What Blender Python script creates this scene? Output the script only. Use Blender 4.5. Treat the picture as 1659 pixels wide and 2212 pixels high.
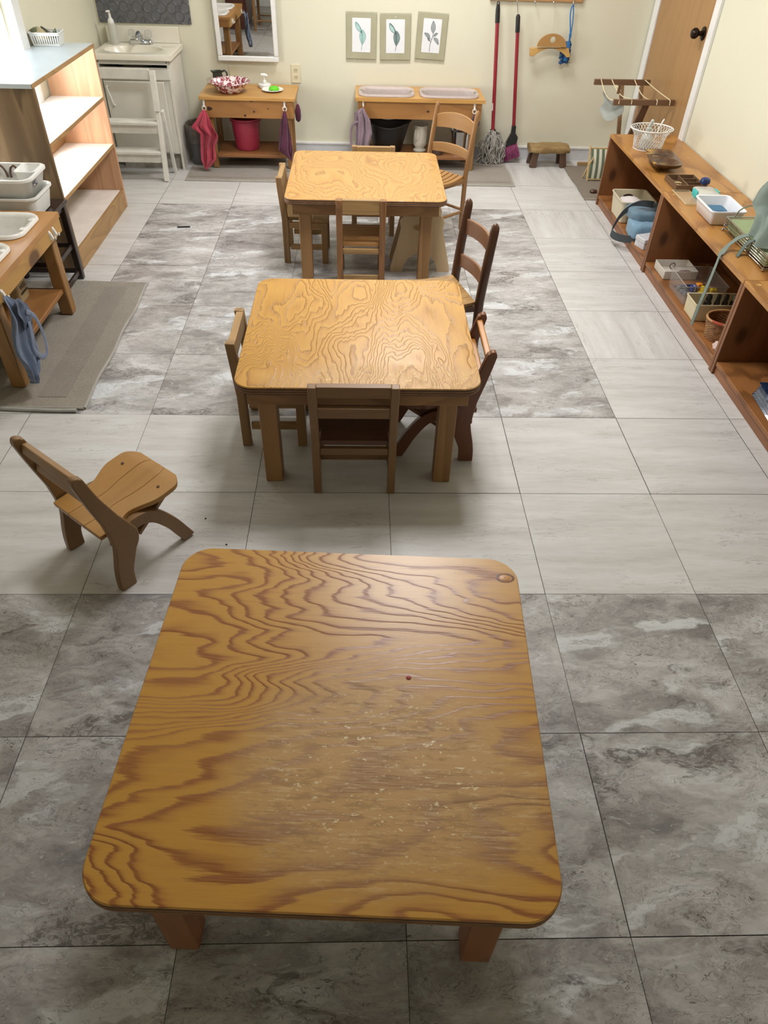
import bpy, bmesh, math, random
from math import sin, cos, pi, radians
from mathutils import Vector, Matrix, noise
random.seed(7)
for o in list(bpy.data.objects): bpy.data.objects.remove(o)
SC = bpy.context.scene
COL = SC.collection

# ------------------------------------------------------------------ camera
def make_camera():
    f, pitch, roll, yaw = 1516.6, 0.744596, 0.0332357, 0.0440709
    cy, sy, cp, sp = cos(yaw), sin(yaw), cos(pitch), sin(pitch)
    fw = Vector((sy*cp, cy*cp, -sp)); r = Vector((cy, -sy, 0)); u = r.cross(fw)
    r2 = r*cos(roll) + u*sin(roll); u2 = u*cos(roll) - r*sin(roll)
    cd = bpy.data.cameras.new('camera'); cam = bpy.data.objects.new('camera', cd); COL.objects.link(cam)
    m = Matrix.Identity(4)
    for i in range(3):
        m[i][0] = r2[i]; m[i][1] = u2[i]; m[i][2] = -fw[i]
    m[0][3], m[1][3], m[2][3] = -0.0942, -1.3665, 1.5927
    cam.matrix_world = m
    cd.sensor_fit = 'VERTICAL'; cd.sensor_height = 36.0; cd.sensor_width = 27.0
    cd.lens = 36.0*f/2212.0; cd.clip_start = 0.05
    SC.camera = cam
make_camera()

# ------------------------------------------------------------------ light and exposure
SC.view_settings.view_transform = 'Standard'; SC.view_settings.look = 'None'
SC.view_settings.exposure = 0.0; SC.view_settings.gamma = 1.0
try: SC.view_settings.use_curve_mapping = False
except Exception: pass
W = bpy.data.worlds.new('sky'); SC.world = W; W.use_nodes = True
bg = W.node_tree.nodes['Background']; bg.inputs[0].default_value = (0.80, 0.91, 1.0, 1); bg.inputs[1].default_value = 3.0
def area(name, loc, rot, sx, sy, power, col):
    ld = bpy.data.lights.new(name, 'AREA'); ld.shape = 'RECTANGLE'; ld.size = sx; ld.size_y = sy
    ld.energy = power; ld.color = col
    o = bpy.data.objects.new(name, ld); COL.objects.link(o); o.location = loc; o.rotation_euler = rot
    return o
area('ceiling_lamp', (0.20, 3.30, 2.40), (0, 0, 0), 0.60, 0.60, 37, (1.0, 0.985, 0.98))
area('ceiling_lamp', (0.20, 1.50, 2.40), (0, 0, 0), 0.60, 0.60, 46, (1.0, 0.985, 0.98))
area('daylight', (-2.30, 2.5, 1.45), (0, radians(-90), 0), 1.2, 1.2, 5.5, (0.86, 0.94, 1.0))
area('daylight_low_fill', (-2.02, 2.65, 0.64), (0, radians(-90), 0), 0.44, 0.9, 44, (1.0, 0.965, 0.925))  # extra lamp outside the lower window, added to brighten the bookcase interior

# ------------------------------------------------------------------ colour and nodes
def lin(c):
    if isinstance(c, str):
        c = tuple(int(c[i:i+2], 16)/255 for i in (0, 2, 4))
    return tuple((v/12.92 if v <= 0.04045 else ((v+0.055)/1.055)**2.4) for v in c) + (1,)
class N:
    def __init__(s, name):
        s.m = bpy.data.materials.new(name); s.m.use_nodes = True; s.t = s.m.node_tree
        s.b = s.t.nodes['Principled BSDF']
    def n(s, typ, **k):
        x = s.t.nodes.new(typ)
        for a, v in k.items(): setattr(x, a, v)
        return x
    def l(s, a, b): s.t.links.new(a, b)
    def val(s, sock, v):
        if hasattr(v, 'is_output') or isinstance(v, bpy.types.NodeSocket): s.l(v, sock)
        else: sock.default_value = v
    def math(s, op, a, b=None, c=None):
        x = s.n('ShaderNodeMath', operation=op)
        s.val(x.inputs[0], a)
        if b is not None: s.val(x.inputs[1], b)
        if c is not None: s.val(x.inputs[2], c)
        return x.outputs[0]
    def coord(s, which='Object'): return s.n('ShaderNodeTexCoord').outputs[which]
    def map(s, v, scale=(1, 1, 1), rot=(0, 0, 0), loc=(0, 0, 0)):
        x = s.n('ShaderNodeMapping'); s.l(v, x.inputs[0])
        x.inputs['Location'].default_value = loc; x.inputs['Rotation'].default_value = rot; x.inputs['Scale'].default_value = scale
        return x.outputs[0]
    def noise(s, v, scale, detail=2, rough=0.5, dist=0.0, out='Fac'):
        x = s.n('ShaderNodeTexNoise'); s.l(v, x.inputs['Vector'])
        x.inputs['Scale'].default_value = scale; x.inputs['Detail'].default_value = detail
        x.inputs['Roughness'].default_value = rough; x.inputs['Distortion'].default_value = dist
        return x.outputs[out]
    def ramp(s, f, stops, interp='LINEAR'):
        x = s.n('ShaderNodeValToRGB'); s.l(f, x.inputs[0]); cr = x.color_ramp; cr.interpolation = interp
        while len(cr.elements) < len(stops): cr.elements.new(0.5)
        for e, (p, c) in zip(cr.elements, stops):
            e.position = p; e.color = c if len(c) == 4 else (*c, 1)
        return x.outputs[0]
    def mix(s, f, a, b, mode='MIX'):
        x = s.n('ShaderNodeMix', data_type='RGBA', blend_type=mode)
        s.val(x.inputs[0], f); s.val(x.inputs[6], a); s.val(x.inputs[7], b)
        return x.outputs[2]
    def smooth(s, v, a, b):
        x = s.n('ShaderNodeMapRange', interpolation_type='SMOOTHSTEP'); s.l(v, x.inputs[0])
        x.inputs[1].default_value = a; x.inputs[2].default_value = b
        return x.outputs[0]
    def bump(s, h, strength=0.3, dist=0.002):
        x = s.n('ShaderNodeBump'); s.l(h, x.inputs['Height']); x.inputs['Strength'].default_value = strength
        x.inputs['Distance'].default_value = dist; s.l(x.outputs[0], s.b.inputs['Normal'])
    def fin(s, col=None, rough=None, **k):
        if col is not None: s.val(s.b.inputs['Base Color'], col)
        if rough is not None: s.val(s.b.inputs['Roughness'], rough)
        for a, v in k.items(): s.b.inputs[a.replace('_', ' ')].default_value = v
        return s.m
def des(c, k):
    g = c[0]*.30+c[1]*.59+c[2]*.11
    return tuple(v*(1-k)+g*k for v in c[:3]) + (1,)
BW = lambda v: (v, v, v, 1)

def plain(name, col, rough=0.5, var=0.06, vscale=30, bump=0.0, bscale=200, **k):
    s = N(name); c = lin(col); v = s.coord()
    nz = s.noise(v, vscale, 3, 0.6)
    dark = tuple(x*(1-var*2.2) for x in c[:3]) + (1,); lite = tuple(min(1, x*(1+var*1.6)) for x in c[:3]) + (1,)
    col = s.ramp(nz, [(0.3, dark), (0.7, lite)])
    if bump: s.bump(s.noise(v, bscale, 2), bump, 0.002)
    return s.fin(col, rough, **k)

def wood(name, light, dark, axis='X', freq=26, rough=0.45, seed=0.0, contrast=1.0, coat=0.0, knots=0.0, straight=False):
    """solid softwood: growth bands across the grain, fibres along it"""
    s = N(name); v = s.coord()
    st = {'X': (0.16, 1, 1), 'Y': (1, 0.16, 1), 'Z': (1, 1, 0.16)}[axis]
    m = s.map(v, tuple(.035 if (straight and a == .16) else a for a in st), loc=(seed, seed*1.7, seed*0.6))
    base = s.noise(m, 5.5, 2, 0.45, 0.0 if straight else 0.35)
    ph = s.math('FRACT', s.math('MULTIPLY', base, freq*0.55))
    L, D = des(lin(light), .04), des(lin(dark), .04)
    M = tuple(a*(1-0.45*contrast)+b*0.45*contrast for a, b in zip(L, D))
    band = s.ramp(ph, [(0.0, L), (0.55, M), (0.88, D), (1.0, L)])
    fm = s.map(v, tuple(0.05 if a == 0.16 else 1 for a in st))
    fib = s.noise(fm, 260, 3, 0.7)
    big = s.noise(m, 1.8, 2)
    c = s.mix(0.35*contrast+0.2, L, band)
    c = s.mix(s.math('MULTIPLY', s.smooth(fib, 0.45, 0.75), 0.35), c, D)
    c = s.mix(s.math('MULTIPLY', s.smooth(big, 0.35, 0.7), 0.35), c, M)
    if knots:
        vo = s.n('ShaderNodeTexVoronoi'); s.l(s.map(v, tuple(0.55 if a == 0.16 else 1 for a in st), loc=(seed*3, 0.3, seed)), vo.inputs['Vector'])
        vo.inputs['Scale'].default_value = knots
        kd = s.smooth(vo.outputs['Distance'], 0.20, 0.12)
        c = s.mix(kd, c, lin('3a1c0c'))
        halo = s.smooth(vo.outputs['Distance'], 0.34, 0.15)
        c = s.mix(s.math('MULTIPLY', halo, 0.35), c, D)
    s.bump(fib, 0.12, 0.0008)
    return s.fin(c, rough, Coat_Weight=coat, Coat_Roughness=0.2)

def plywood(name, light, mid, dark, axis='X', k=13, rough=0.28, seed=0.0, worn=None, relief=0.25, stretch=0.3, line=0.5, thin=False, spec_patch=None, chips=None, fscale=3.4, wscale=9, wamp=.10, fuzz=.5):
    """rotary-cut veneer: contour bands of a stretched field"""
    s = N(name); v = s.coord()
    sc = (stretch, 1, 1) if axis == 'X' else (1, stretch, 1)
    warp = s.noise(s.map(v, sc, loc=(seed+4, seed, 0)), wscale, 3, 0.55, 0.0, 'Color')
    wv = s.n('ShaderNodeVectorMath', operation='MULTIPLY_ADD')
    s.l(warp, wv.inputs[0]); wv.inputs[1].default_value = (wamp, wamp, 0)
    s.l(s.map(v, sc, loc=(seed, seed*0.7, 0)), wv.inputs[2])
    field = s.noise(wv.outputs[0], fscale, 1.2, 0.4, 0.25)
    fs = (0.035, 1, 1) if axis == 'X' else (1, 0.035, 1)
    fib = s.noise(s.map(v, fs), 330, 3, 0.75)
    jit = s.math('MULTIPLY', s.math('SUBTRACT', s.noise(s.map(v, (0.06, 1, 1) if axis == 'X' else (1, 0.06, 1)), 120, 3, 0.7), 0.5), fuzz)
    ph = s.math('FRACT', s.math('ADD', s.math('MULTIPLY', field, k), jit))
    L, M, D = lin(light), lin(mid), lin(dark)
    if thin:
        band = s.ramp(ph, [(0.0, L), (0.60, M), (0.86, tuple((a+b)/2 for a, b in zip(M, D))), (0.95, D), (1.0, L)])
    else:
        band = s.ramp(ph, [(0.0, L), (0.40, L), (0.62, M), (0.78, D), (0.90, D), (1.0, L)])
    fib2 = s.noise(s.map(v, fs), 90, 2, 0.6)
    c = s.mix(s.math('MULTIPLY', s.smooth(fib, 0.42, 0.72), 0.30), band, M)
    c = s.mix(s.math('MULTIPLY', s.smooth(fib2, 0.5, 0.8), 0.22), c, D)
    blot = s.noise(v, 3.0, 3, 0.6)
    c = s.mix(s.math('MULTIPLY', s.smooth(blot, 0.4, 0.75), 0.25), c, L)
    rgh = rough
    h = s.math('ADD', s.math('MULTIPLY', s.smooth(ph, 0.70, 0.95), -0.8), s.math('MULTIPLY', fib, 0.25))
    if worn:
        (cx, cy, rx, ry, wc, amt) = worn
        sx = s.n('ShaderNodeSeparateXYZ'); s.l(v, sx.inputs[0])
        dx = s.math('MULTIPLY', s.math('SUBTRACT', sx.outputs[0], cx), 1/rx)
        dy = s.math('MULTIPLY', s.math('SUBTRACT', sx.outputs[1], cy), 1/ry)
        d = s.math('ADD', s.math('MULTIPLY', dx, dx), s.math('MULTIPLY', dy, dy))
        fall = s.smooth(s.math('ADD', d, s.math('MULTIPLY', s.math('SUBTRACT', blot, 0.5), 1.5)), 1.15, 0.15)
        gs = s.noise(s.map(v, (0.22, 1, 1) if axis == 'X' else (1, 0.22, 1)), 75, 5, 0.75)
        scuff = s.math('MULTIPLY', fall, s.smooth(gs, 0.50, 0.60))
        c = s.mix(s.math('MULTIPLY', fall, 0.55*amt), c, lin('bf9f74'))
        c = s.mix(s.math('MULTIPLY', scuff, 0.42*amt), c, lin('86643f'))
        sc2 = s.noise(s.map(v, (0.16, 1, 1) if axis == 'X' else (1, 0.16, 1), loc=(3, 1, 0)), 95, 5, 0.8)
        c = s.mix(s.math('MULTIPLY', s.math('MULTIPLY', fall, s.smooth(sc2, .54, .62)), 0.5*amt), c, lin('d9bf94'))
        chip = s.noise(s.map(v, (0.55, 1, 1)), 120, 4, 0.7)
        cc = s.math('MULTIPLY', s.smooth(d, 0.75, 0.05), s.smooth(chip, 0.625, 0.645))
        c = s.mix(s.math('MULTIPLY', cc, 0.9), c, lin(wc))
        rgh = s.math('ADD', rough, s.math('MULTIPLY', s.math('ADD', fall, scuff), 0.12))
    if chips:
        vo = s.n('ShaderNodeTexVoronoi'); s.l(s.map(v, (1, .8, 1)), vo.inputs['Vector']); vo.inputs['Scale'].default_value = 9
        ch = s.math('MULTIPLY', s.smooth(vo.outputs['Distance'], .13, .10), s.smooth(s.noise(v, 2.7, 1), .52, .54))
        ch = s.math('MULTIPLY', ch, s.smooth(s.noise(v, 60, 3), .44, .50)); c = s.mix(ch, c, lin(chips))
    if spec_patch:
        g = s.noise(v, 26, 4, 0.7)
        rgh = s.math('ADD', rough, s.math('MULTIPLY', s.smooth(g, 0.45, 0.6), spec_patch))
    s.bump(h, relief, 0.0012)
    return s.fin(c, rgh, Specular_IOR_Level=0.5)

def metal(name, col, rough=0.25): return plain(name, col, rough, 0.03, 40, Metallic=1.0)
def clearp(name, col=(1, 1, 1), rough=0.12, alpha=0.3, trans=0.85):
    s = N(name)
    return s.fin(lin(col), rough, Transmission_Weight=trans, IOR=1.25, Alpha=alpha)
def cloth(name, col, var=0.1, scale=700, bump=0.5):
    s = N(name); c = lin(col); v = s.coord()
    nz = s.noise(v, 18, 4, 0.6); fine = s.noise(v, scale, 2, 0.6)
    dark = tuple(x*(1-var*2) for x in c[:3]) + (1,); lite = tuple(min(1, x*(1+var)) for x in c[:3]) + (1,)
    s.bump(fine, bump, 0.0015)
    return s.fin(s.mix(s.math('MULTIPLY', fine, 0.4), s.ramp(nz, [(0.3, dark), (0.7, lite)]), dark), 0.95, Sheen_Weight=0.2)

# ------------------------------------------------------------------ mesh builder
class MB:
    def __init__(s): s.v = []; s.f = []; s.mi = []; s.uv = {}; s.cur = 0
    def add(s, vs, fs):
        b = len(s.v); s.v += [Vector(p) for p in vs]
        for f in fs: s.f.append(tuple(b+i for i in f)); s.mi.append(s.cur)
        return s
    def box(s, c, d, rz=0.0, M=None):
        x, y, z = d[0]/2, d[1]/2, d[2]/2
        vs = [Vector((a*x, b*y, e*z)) for e in (-1, 1) for b in (-1, 1) for a in (-1, 1)]
        R = M if M is not None else Matrix.Rotation(rz, 3, 'Z')
        vs = [R @ p + Vector(c) for p in vs]
        return s.add(vs, [(0, 2, 3, 1), (4, 5, 7, 6), (0, 1, 5, 4), (2, 6, 7, 3), (0, 4, 6, 2), (1, 3, 7, 5)])
    def b2(s, lo, hi): return s.box([(a+b)/2 for a, b in zip(lo, hi)], [abs(b-a) for a, b in zip(lo, hi)])
    def beam(s, p0, p1, w, h, up=(0, 0, 1), w1=None, h1=None):
        p0, p1 = Vector(p0), Vector(p1); t = (p1-p0).normalized(); up = Vector(up)
        sd = t.cross(up)
        if sd.length < 1e-4: sd = t.cross(Vector((0, 1, 0)))
        sd.normalize(); u = sd.cross(t); w1 = w1 or w; h1 = h1 or h
        vs = [p + sd*a*ww/2 + u*b*hh/2 for p, ww, hh in ((p0, w, h), (p1, w1, h1)) for a, b in ((-1, -1), (1, -1), (1, 1), (-1, 1))]
        return s.add(vs, [(3, 2, 1, 0), (4, 5, 6, 7), (0, 1, 5, 4), (1, 2, 6, 5), (2, 3, 7, 6), (3, 0, 4, 7)])
    def tube(s, pts, r, seg=8, closed=False, flat=None, up=None):
        pts = [Vector(p) for p in pts]; n = len(pts); rings = []; prev = None
        for i, p in enumerate(pts):
            if closed: t = pts[(i+1) % n]-pts[i-1]
            else: t = pts[min(i+1, n-1)]-pts[max(i-1, 0)]
            t = t.normalized() if t.length > 1e-9 else Vector((0, 0, 1))
            if prev is None:
                a = Vector(up) if up else (Vector((0, 0, 1)) if abs(t.z) < 0.9 else Vector((1, 0, 0)))
                nn = (a - t*a.dot(t)).normalized()
            else:
                nn = prev - t*prev.dot(t)
                nn = nn.normalized() if nn.length > 1e-6 else prev
            prev = nn; bb = t.cross(nn); rr = r[i] if isinstance(r, (list, tuple)) else r
            ra, rb = (rr, rr) if not flat else (rr, rr*flat)
            rings.append([p + nn*cos(2*pi*k/seg)*ra + bb*sin(2*pi*k/seg)*rb for k in range(seg)])
        vs = [q for g in rings for q in g]; fs = []
        for i in range(n if closed else n-1):
            j = (i+1) % n
            for k in range(seg):
                l = (k+1) % seg; fs.append((i*seg+k, i*seg+l, j*seg+l, j*seg+k))
        if not closed:
            fs.append(tuple(range(seg))[::-1]); fs.append(tuple((n-1)*seg+k for k in range(seg)))
        return s.add(vs, fs)
    def lathe(s, prof, seg=28, c=(0, 0, 0), sx=1.0, sy=1.0, wob=None, cap=True, rz=0.0):
        vs = []; n = len(prof)
        for i, (r, z) in enumerate(prof):
            for k in range(seg):
                a = 2*pi*k/seg; rr = r*(wob(a, i) if wob else 1)
                x, y = rr*cos(a)*sx, rr*sin(a)*sy
                vs.append((c[0]+x*cos(rz)-y*sin(rz), c[1]+x*sin(rz)+y*cos(rz), c[2]+z))
        fs = [(i*seg+k, i*seg+(k+1) % seg, (i+1)*seg+(k+1) % seg, (i+1)*seg+k) for i in range(n-1) for k in range(seg)]
        if cap: fs += [tuple(range(seg))[::-1], tuple((n-1)*seg+k for k in range(seg))]
        return s.add(vs, fs)
    def rrect(s, c, w, d, r, levels, seg=5, rz=0.0, cap=(True, True)):
        """stack of rounded rectangles: levels = [(z, inset), ...]"""
        vs = []; m = 4*(seg+1)
        for z, ins in levels:
            hw, hd = w/2-ins, d/2-ins; rr = max(0.0005, min(r-ins*0.6, hw, hd))
            for q, (sx, sy) in enumerate(((1, 1), (-1, 1), (-1, -1), (1, -1))):
                for k in range(seg+1):
                    a = q*pi/2 + k*pi/2/seg
                    x, y = sx*(hw-rr)+rr*cos(a), sy*(hd-rr)+rr*sin(a)
                    vs.append((c[0]+x*cos(rz)-y*sin(rz), c[1]+x*sin(rz)+y*cos(rz), c[2]+z))
        n = len(levels)
        fs = [(i*m+k, i*m+(k+1) % m, (i+1)*m+(k+1) % m, (i+1)*m+k) for i in range(n-1) for k in range(m)]
        if cap[0]: fs.append(tuple(range(m))[::-1])
        if cap[1]: fs.append(tuple((n-1)*m+k for k in range(m)))
        return s.add(vs, fs)
    def prism(s, out, t, M):
        """outline (list of 2D points) extruded by t along local z, placed by matrix M"""
        n = len(out); vs = [M @ Vector((x, y, -t/2)) for x, y in out] + [M @ Vector((x, y, t/2)) for x, y in out]
        return s.add(vs, [tuple(range(n))[::-1], tuple(range(n, 2*n))] + [(i, (i+1) % n, n+(i+1) % n, n+i) for i in range(n)])
    def grid(s, fn, nu, nv, th=0.0):
        vs = [Vector(fn(i/nu, j/nv)) for j in range(nv+1) for i in range(nu+1)]; w = nu+1
        fs = [(j*w+i, j*w+i+1, (j+1)*w+i+1, (j+1)*w+i) for j in range(nv) for i in range(nu)]
        if not th: return s.add(vs, fs)
        nr = []
        for j in range(nv+1):
            for i in range(w):
                a = vs[j*w+min(i+1, nu)]-vs[j*w+max(i-1, 0)]; b = vs[min(j+1, nv)*w+i]-vs[max(j-1, 0)*w+i]
                q = a.cross(b); nr.append(q.normalized() if q.length > 1e-12 else Vector((0, 0, 1)))
        N_ = len(vs); v2 = [p - q*th for p, q in zip(vs, nr)]
        f2 = [tuple(N_+k for k in f[::-1]) for f in fs]
        ed = [(i, 0) for i in range(w)] + [(nu, j) for j in range(1, nv+1)] + [(i, nv) for i in range(nu-1, -1, -1)] + [(0, j) for j in range(nv-1, 0, -1)]
        ids = [j*w+i for i, j in ed]
        side = [(ids[k], N_+ids[k], N_+ids[(k+1) % len(ids)], ids[(k+1) % len(ids)]) for k in range(len(ids))]
        return s.add(vs+v2, fs+f2+side)
    def build(s, name, mat, parent=None, bevel=0.0, loc=None, world=False, angle=35, sub=0, rz=0.0):
        me = bpy.data.meshes.new(name); off = Vector((0, 0, 0))
        if world and parent is not None: off = parent.location
        elif loc is not None and world: off = Vector(loc)
        me.from_pydata([tuple(p-off) for p in s.v], [], s.f)
        for mm in (mat if isinstance(mat, (list, tuple)) else [mat]): me.materials.append(mm)
        bm = bmesh.new(); bm.from_mesh(me)
        for fc, i in zip(bm.faces, s.mi): fc.material_index = i
        bmesh.ops.recalc_face_normals(bm, faces=bm.faces); bm.to_mesh(me); bm.free()
        me.polygons.foreach_set('use_smooth', [True]*len(me.polygons))
        me.set_sharp_from_angle(angle=radians(angle)); me.update()
        o = bpy.data.objects.new(name, me); COL.objects.link(o)
        if parent is not None: o.parent = parent
        if loc is not None: o.location = loc
        if rz: o.rotation_euler.z = rz
        if bevel:
            b = o.modifiers.new('bevel', 'BEVEL'); b.width = bevel; b.segments = 2; b.limit_method = 'ANGLE'; b.angle_limit = radians(40)
            b.harden_normals = False
        if sub:
            q = o.modifiers.new('sub', 'SUBSURF'); q.levels = sub; q.render_levels = sub
        return o
def tag(o, label, cat, group=None):
    o['label'] = label; o['category'] = cat
    if group: o['group'] = group
    return o
def thing(name, label, cat, loc=(0, 0, 0), rz=0.0, group=None):
    o = bpy.data.objects.new(name, None); COL.objects.link(o); o.location = loc; o.rotation_euler = (0, 0, rz)
    o.empty_display_size = 0.1
    return tag(o, label, cat, group)
def struct(o): o['kind'] = 'structure'; return o
def copy_thing(root, loc, rz, label):
    r = root.copy(); COL.objects.link(r); r.location = loc; r.rotation_euler = (0, 0, rz); r['label'] = label
    for ch in list(root.children):
        c = ch.copy(); COL.objects.link(c); c.parent = r
        for g in list(ch.children):
            d = g.copy(); COL.objects.link(d); d.parent = c
    return r
def text_mesh(name, body, size, mat, parent, M, ext=0.0004):
    cu = bpy.data.curves.new(name, 'FONT'); cu.body = body; cu.size = size; cu.extrude = ext; cu.align_x = 'CENTER'; cu.align_y = 'CENTER'
    t = bpy.data.objects.new(name+'_src', cu); COL.objects.link(t)
    dg = bpy.context.evaluated_depsgraph_get(); me = bpy.data.meshes.new_from_object(t.evaluated_get(dg))
    bpy.data.objects.remove(t); bpy.data.curves.remove(cu)
    me.materials.clear(); me.materials.append(mat); me.name = name
    o = bpy.data.objects.new(name, me); COL.objects.link(o); o.parent = parent; o.matrix_local = M
    return o
def arc(cx, cy, r, a0, a1, n): return [(cx+r*cos(radians(a0+(a1-a0)*i/n)), cy+r*sin(radians(a0+(a1-a0)*i/n))) for i in range(n+1)]
# ------------------------------------------------------------------ materials of the place
S = 0.4572
WX, WYB, WZ = 1.84, 4.258, 2.44
WYF = -1.95
def wall_mat(name, col):
    s = N(name); v = s.coord(); nz = s.noise(v, 1.2, 3)
    c = lin(col); d = tuple(x*0.95 for x in c[:3]) + (1,)
    s.bump(s.noise(v, 160, 3, 0.6), 0.25, 0.0015)
    return s.fin(s.ramp(nz, [(0.3, d), (0.7, c)]), 0.6)
M_wall = wall_mat('painted_wall', 'dedbc6')
M_ceil = wall_mat('ceiling_paint', 'e8e6de')
M_trim = plain('white_trim_paint', 'e6e6e4', 0.35, 0.02)
def marble_mat():
    s = N('marble_vinyl'); uv = s.n('ShaderNodeUVMap'); uv.uv_map = 'UVMap'; v = uv.outputs[0]
    st = s.map(v, (1, 2.1, 1), rot=(0, 0, radians(-35)))
    w = s.noise(st, 4.0, 4, 0.6, 0, 'Color'); wv = s.n('ShaderNodeVectorMath', operation='MULTIPLY_ADD')
    s.l(w, wv.inputs[0]); wv.inputs[1].default_value = (0.30, 0.30, 0.30); s.l(st, wv.inputs[2]); q = wv.outputs[0]
    fine = s.noise(q, 22, 6, 0.72)
    base = s.math('ADD', s.math('MULTIPLY', s.noise(q, 3.6, 5, 0.6), .72), s.math('MULTIPLY', fine, .28))
    col = s.ramp(base, [(0.36, lin('7b7878')), (0.45, lin('989594')), (0.52, lin('acaaa9')), (0.58, lin('bab8b8')), (0.66, lin('cbcbcc'))])
    lp = s.noise(s.map(q, (.7, 1.5, 1), loc=(2, 9, 0)), 4.2, 3, 0.55)
    patch = s.smooth(lp, 0.55, 0.66)
    col = s.mix(s.math('MULTIPLY', patch, 0.75), col, lin('d3d7da'))
    edge = s.smooth(s.math('ABSOLUTE', s.math('SUBTRACT', lp, 0.612)), 0.010, 0.0)
    col = s.mix(s.math('MULTIPLY', edge, 0.25), col, lin('6a6562'))
    dk = s.noise(s.map(q, loc=(5, 3, 0)), 2.8, 4, 0.65)
    gr = s.noise(q, 46, 4, 0.75)
    cl = s.smooth(dk, 0.575, 0.66)
    col = s.mix(s.math('MULTIPLY', cl, s.math('ADD', .25, s.math('MULTIPLY', s.smooth(gr, 0.44, 0.56), .6))), col, lin('5c5754'))
    sp = s.smooth(s.noise(s.map(q, loc=(1, 7, 0)), 38, 4, 0.8), 0.60, 0.66)
    col = s.mix(s.math('MULTIPLY', sp, 0.40), col, lin('e2e1df'))
    for sc, off, th, am in ((2.6, 0, 0.0030, 0.9), (4.6, 7, 0.0045, 0.75), (11, 3, 0.011, 0.55), (24, 11, 0.022, 0.40)):
        vn = s.noise(s.map(q, loc=(off, off, 0)), sc, 5, 0.62)
        vm = s.noise(s.map(v, loc=(off, 2, 0)), 6, 2)
        line = s.smooth(s.math('ABSOLUTE', s.math('SUBTRACT', vn, 0.5)), th, 0.0)
        col = s.mix(s.math('MULTIPLY', s.math('MULTIPLY', line, am), s.smooth(vm, 0.44, 0.56)), col, lin('4c4745'))
    tint = s.noise(v, 2.2, 2)
    col = s.mix(s.math('MULTIPLY', s.smooth(tint, 0.5, 0.7), 0.15), col, lin('a8988e'))
    s.bump(base, 0.05, 0.001)
    return s.fin(col, 0.36)
def travertine_mat():
    s = N('travertine_vinyl'); uv = s.n('ShaderNodeUVMap'); uv.uv_map = 'UVMap'; v = uv.outputs[0]
    st = s.map(v, (0.30, 2.2, 1)); w = s.noise(v, 4, 3, 0.5, 0, 'Color')
    wv = s.n('ShaderNodeVectorMath', operation='MULTIPLY_ADD'); s.l(w, wv.inputs[0]); wv.inputs[1].default_value = (0.05, 0.09, 0); s.l(st, wv.inputs[2]); q = wv.outputs[0]
    b = s.noise(q, 6, 6, 0.7)
    col = s.ramp(b, [(0.28, lin('b2b0ae')), (0.43, lin('c2c0be')), (0.58, lin('cccbca')), (0.8, lin('d6d6d6'))])
    vn = s.noise(q, 7, 6, 0.65); vm = s.noise(v, 3.5, 2)
    line = s.smooth(s.math('ABSOLUTE', s.math('SUBTRACT', vn, 0.5)), 0.007, 0.0)
    col = s.mix(s.math('MULTIPLY', s.math('MULTIPLY', line, 0.7), s.smooth(vm, 0.46, 0.60)), col, lin('86837f'))
    fn = s.noise(s.map(v, (0.2, 1, 1)), 90, 3)
    col = s.mix(s.math('MULTIPLY', s.smooth(fn, 0.55, 0.75), 0.28), col, lin('a8a5a2'))
    s.bump(fn, 0.06, 0.001)
    return s.fin(col, 0.38)
M_marble, M_trav, M_grout = marble_mat(), travertine_mat(), plain('grout', '3b3834', 0.8)

def make_floor():
    me = bpy.data.meshes.new('floor'); bm = bmesh.new(); uvl = bm.loops.layers.uv.new('UVMap')
    rnd = random.Random(11); g = 0.0010
    xs = [-WX] + [i*S for i in range(-4, 5)] + [WX]; ys = [WYF] + [j*S for j in range(-4, 10)] + [WYB]
    for i in range(len(xs)-1):
        for j in range(len(ys)-1):
            x0, x1, y0, y1 = xs[i], xs[i+1], ys[j], ys[j+1]
            ci, cj = (x0+x1)/2/S, (y0+y1)/2/S
            marble = cj < 0 or (-3 < ci < 2 and 2 < cj < 7)
            gg = g*(0.8 if marble else 1.0)*rnd.uniform(0.5, 1.5)
            vs = [bm.verts.new(p) for p in ((x0+gg, y0+gg, 0), (x1-gg, y0+gg, 0), (x1-gg, y1-gg, 0), (x0+gg, y1-gg, 0))]
            f = bm.faces.new(vs); f.material_index = 0 if marble else 1
            ox, oy = rnd.uniform(0, 40), rnd.uniform(0, 40)
            rot = rnd.choice((0, pi)) if marble else (pi/2 if (ci > 2 and cj > 3 and rnd.random() < 0.6) else rnd.choice((0, pi)))
            for lp in f.loops:
                x, y = lp.vert.co.x-x0, lp.vert.co.y-y0
                lp[uvl].uv = (ox+x*cos(rot)-y*sin(rot), oy+x*sin(rot)+y*cos(rot))
    vs = [bm.verts.new(p) for p in ((-WX-.1, WYF-.1, -.003), (WX+.1, WYF-.1, -.003), (WX+.1, WYB+.1, -.003), (-WX-.1, WYB+.1, -.003))]
    f = bm.faces.new(vs); f.material_index = 2
    bm.to_mesh(me); bm.free()
    for m in (M_marble, M_trav, M_grout): me.materials.append(m)
    o = bpy.data.objects.new('floor', me); COL.objects.link(o); struct(o)
make_floor()
struct(MB().b2((-WX-.1, WYB, -.01), (WX+.1, WYB+.1, WZ)).build('wall_back', M_wall))
struct(MB().b2((-WX-.1, WYF-.1, -.01), (WX+.1, WYF, WZ)).build('wall_front', M_wall))
struct(MB().b2((WX, WYF-.1, -.01), (WX+.1, WYB+.1, WZ)).build('wall_right', M_wall))
struct(MB().b2((-WX-.12, WYF-.1, WZ), (WX+.12, WYB+.1, WZ+.08)).build('ceiling', M_ceil))
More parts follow.
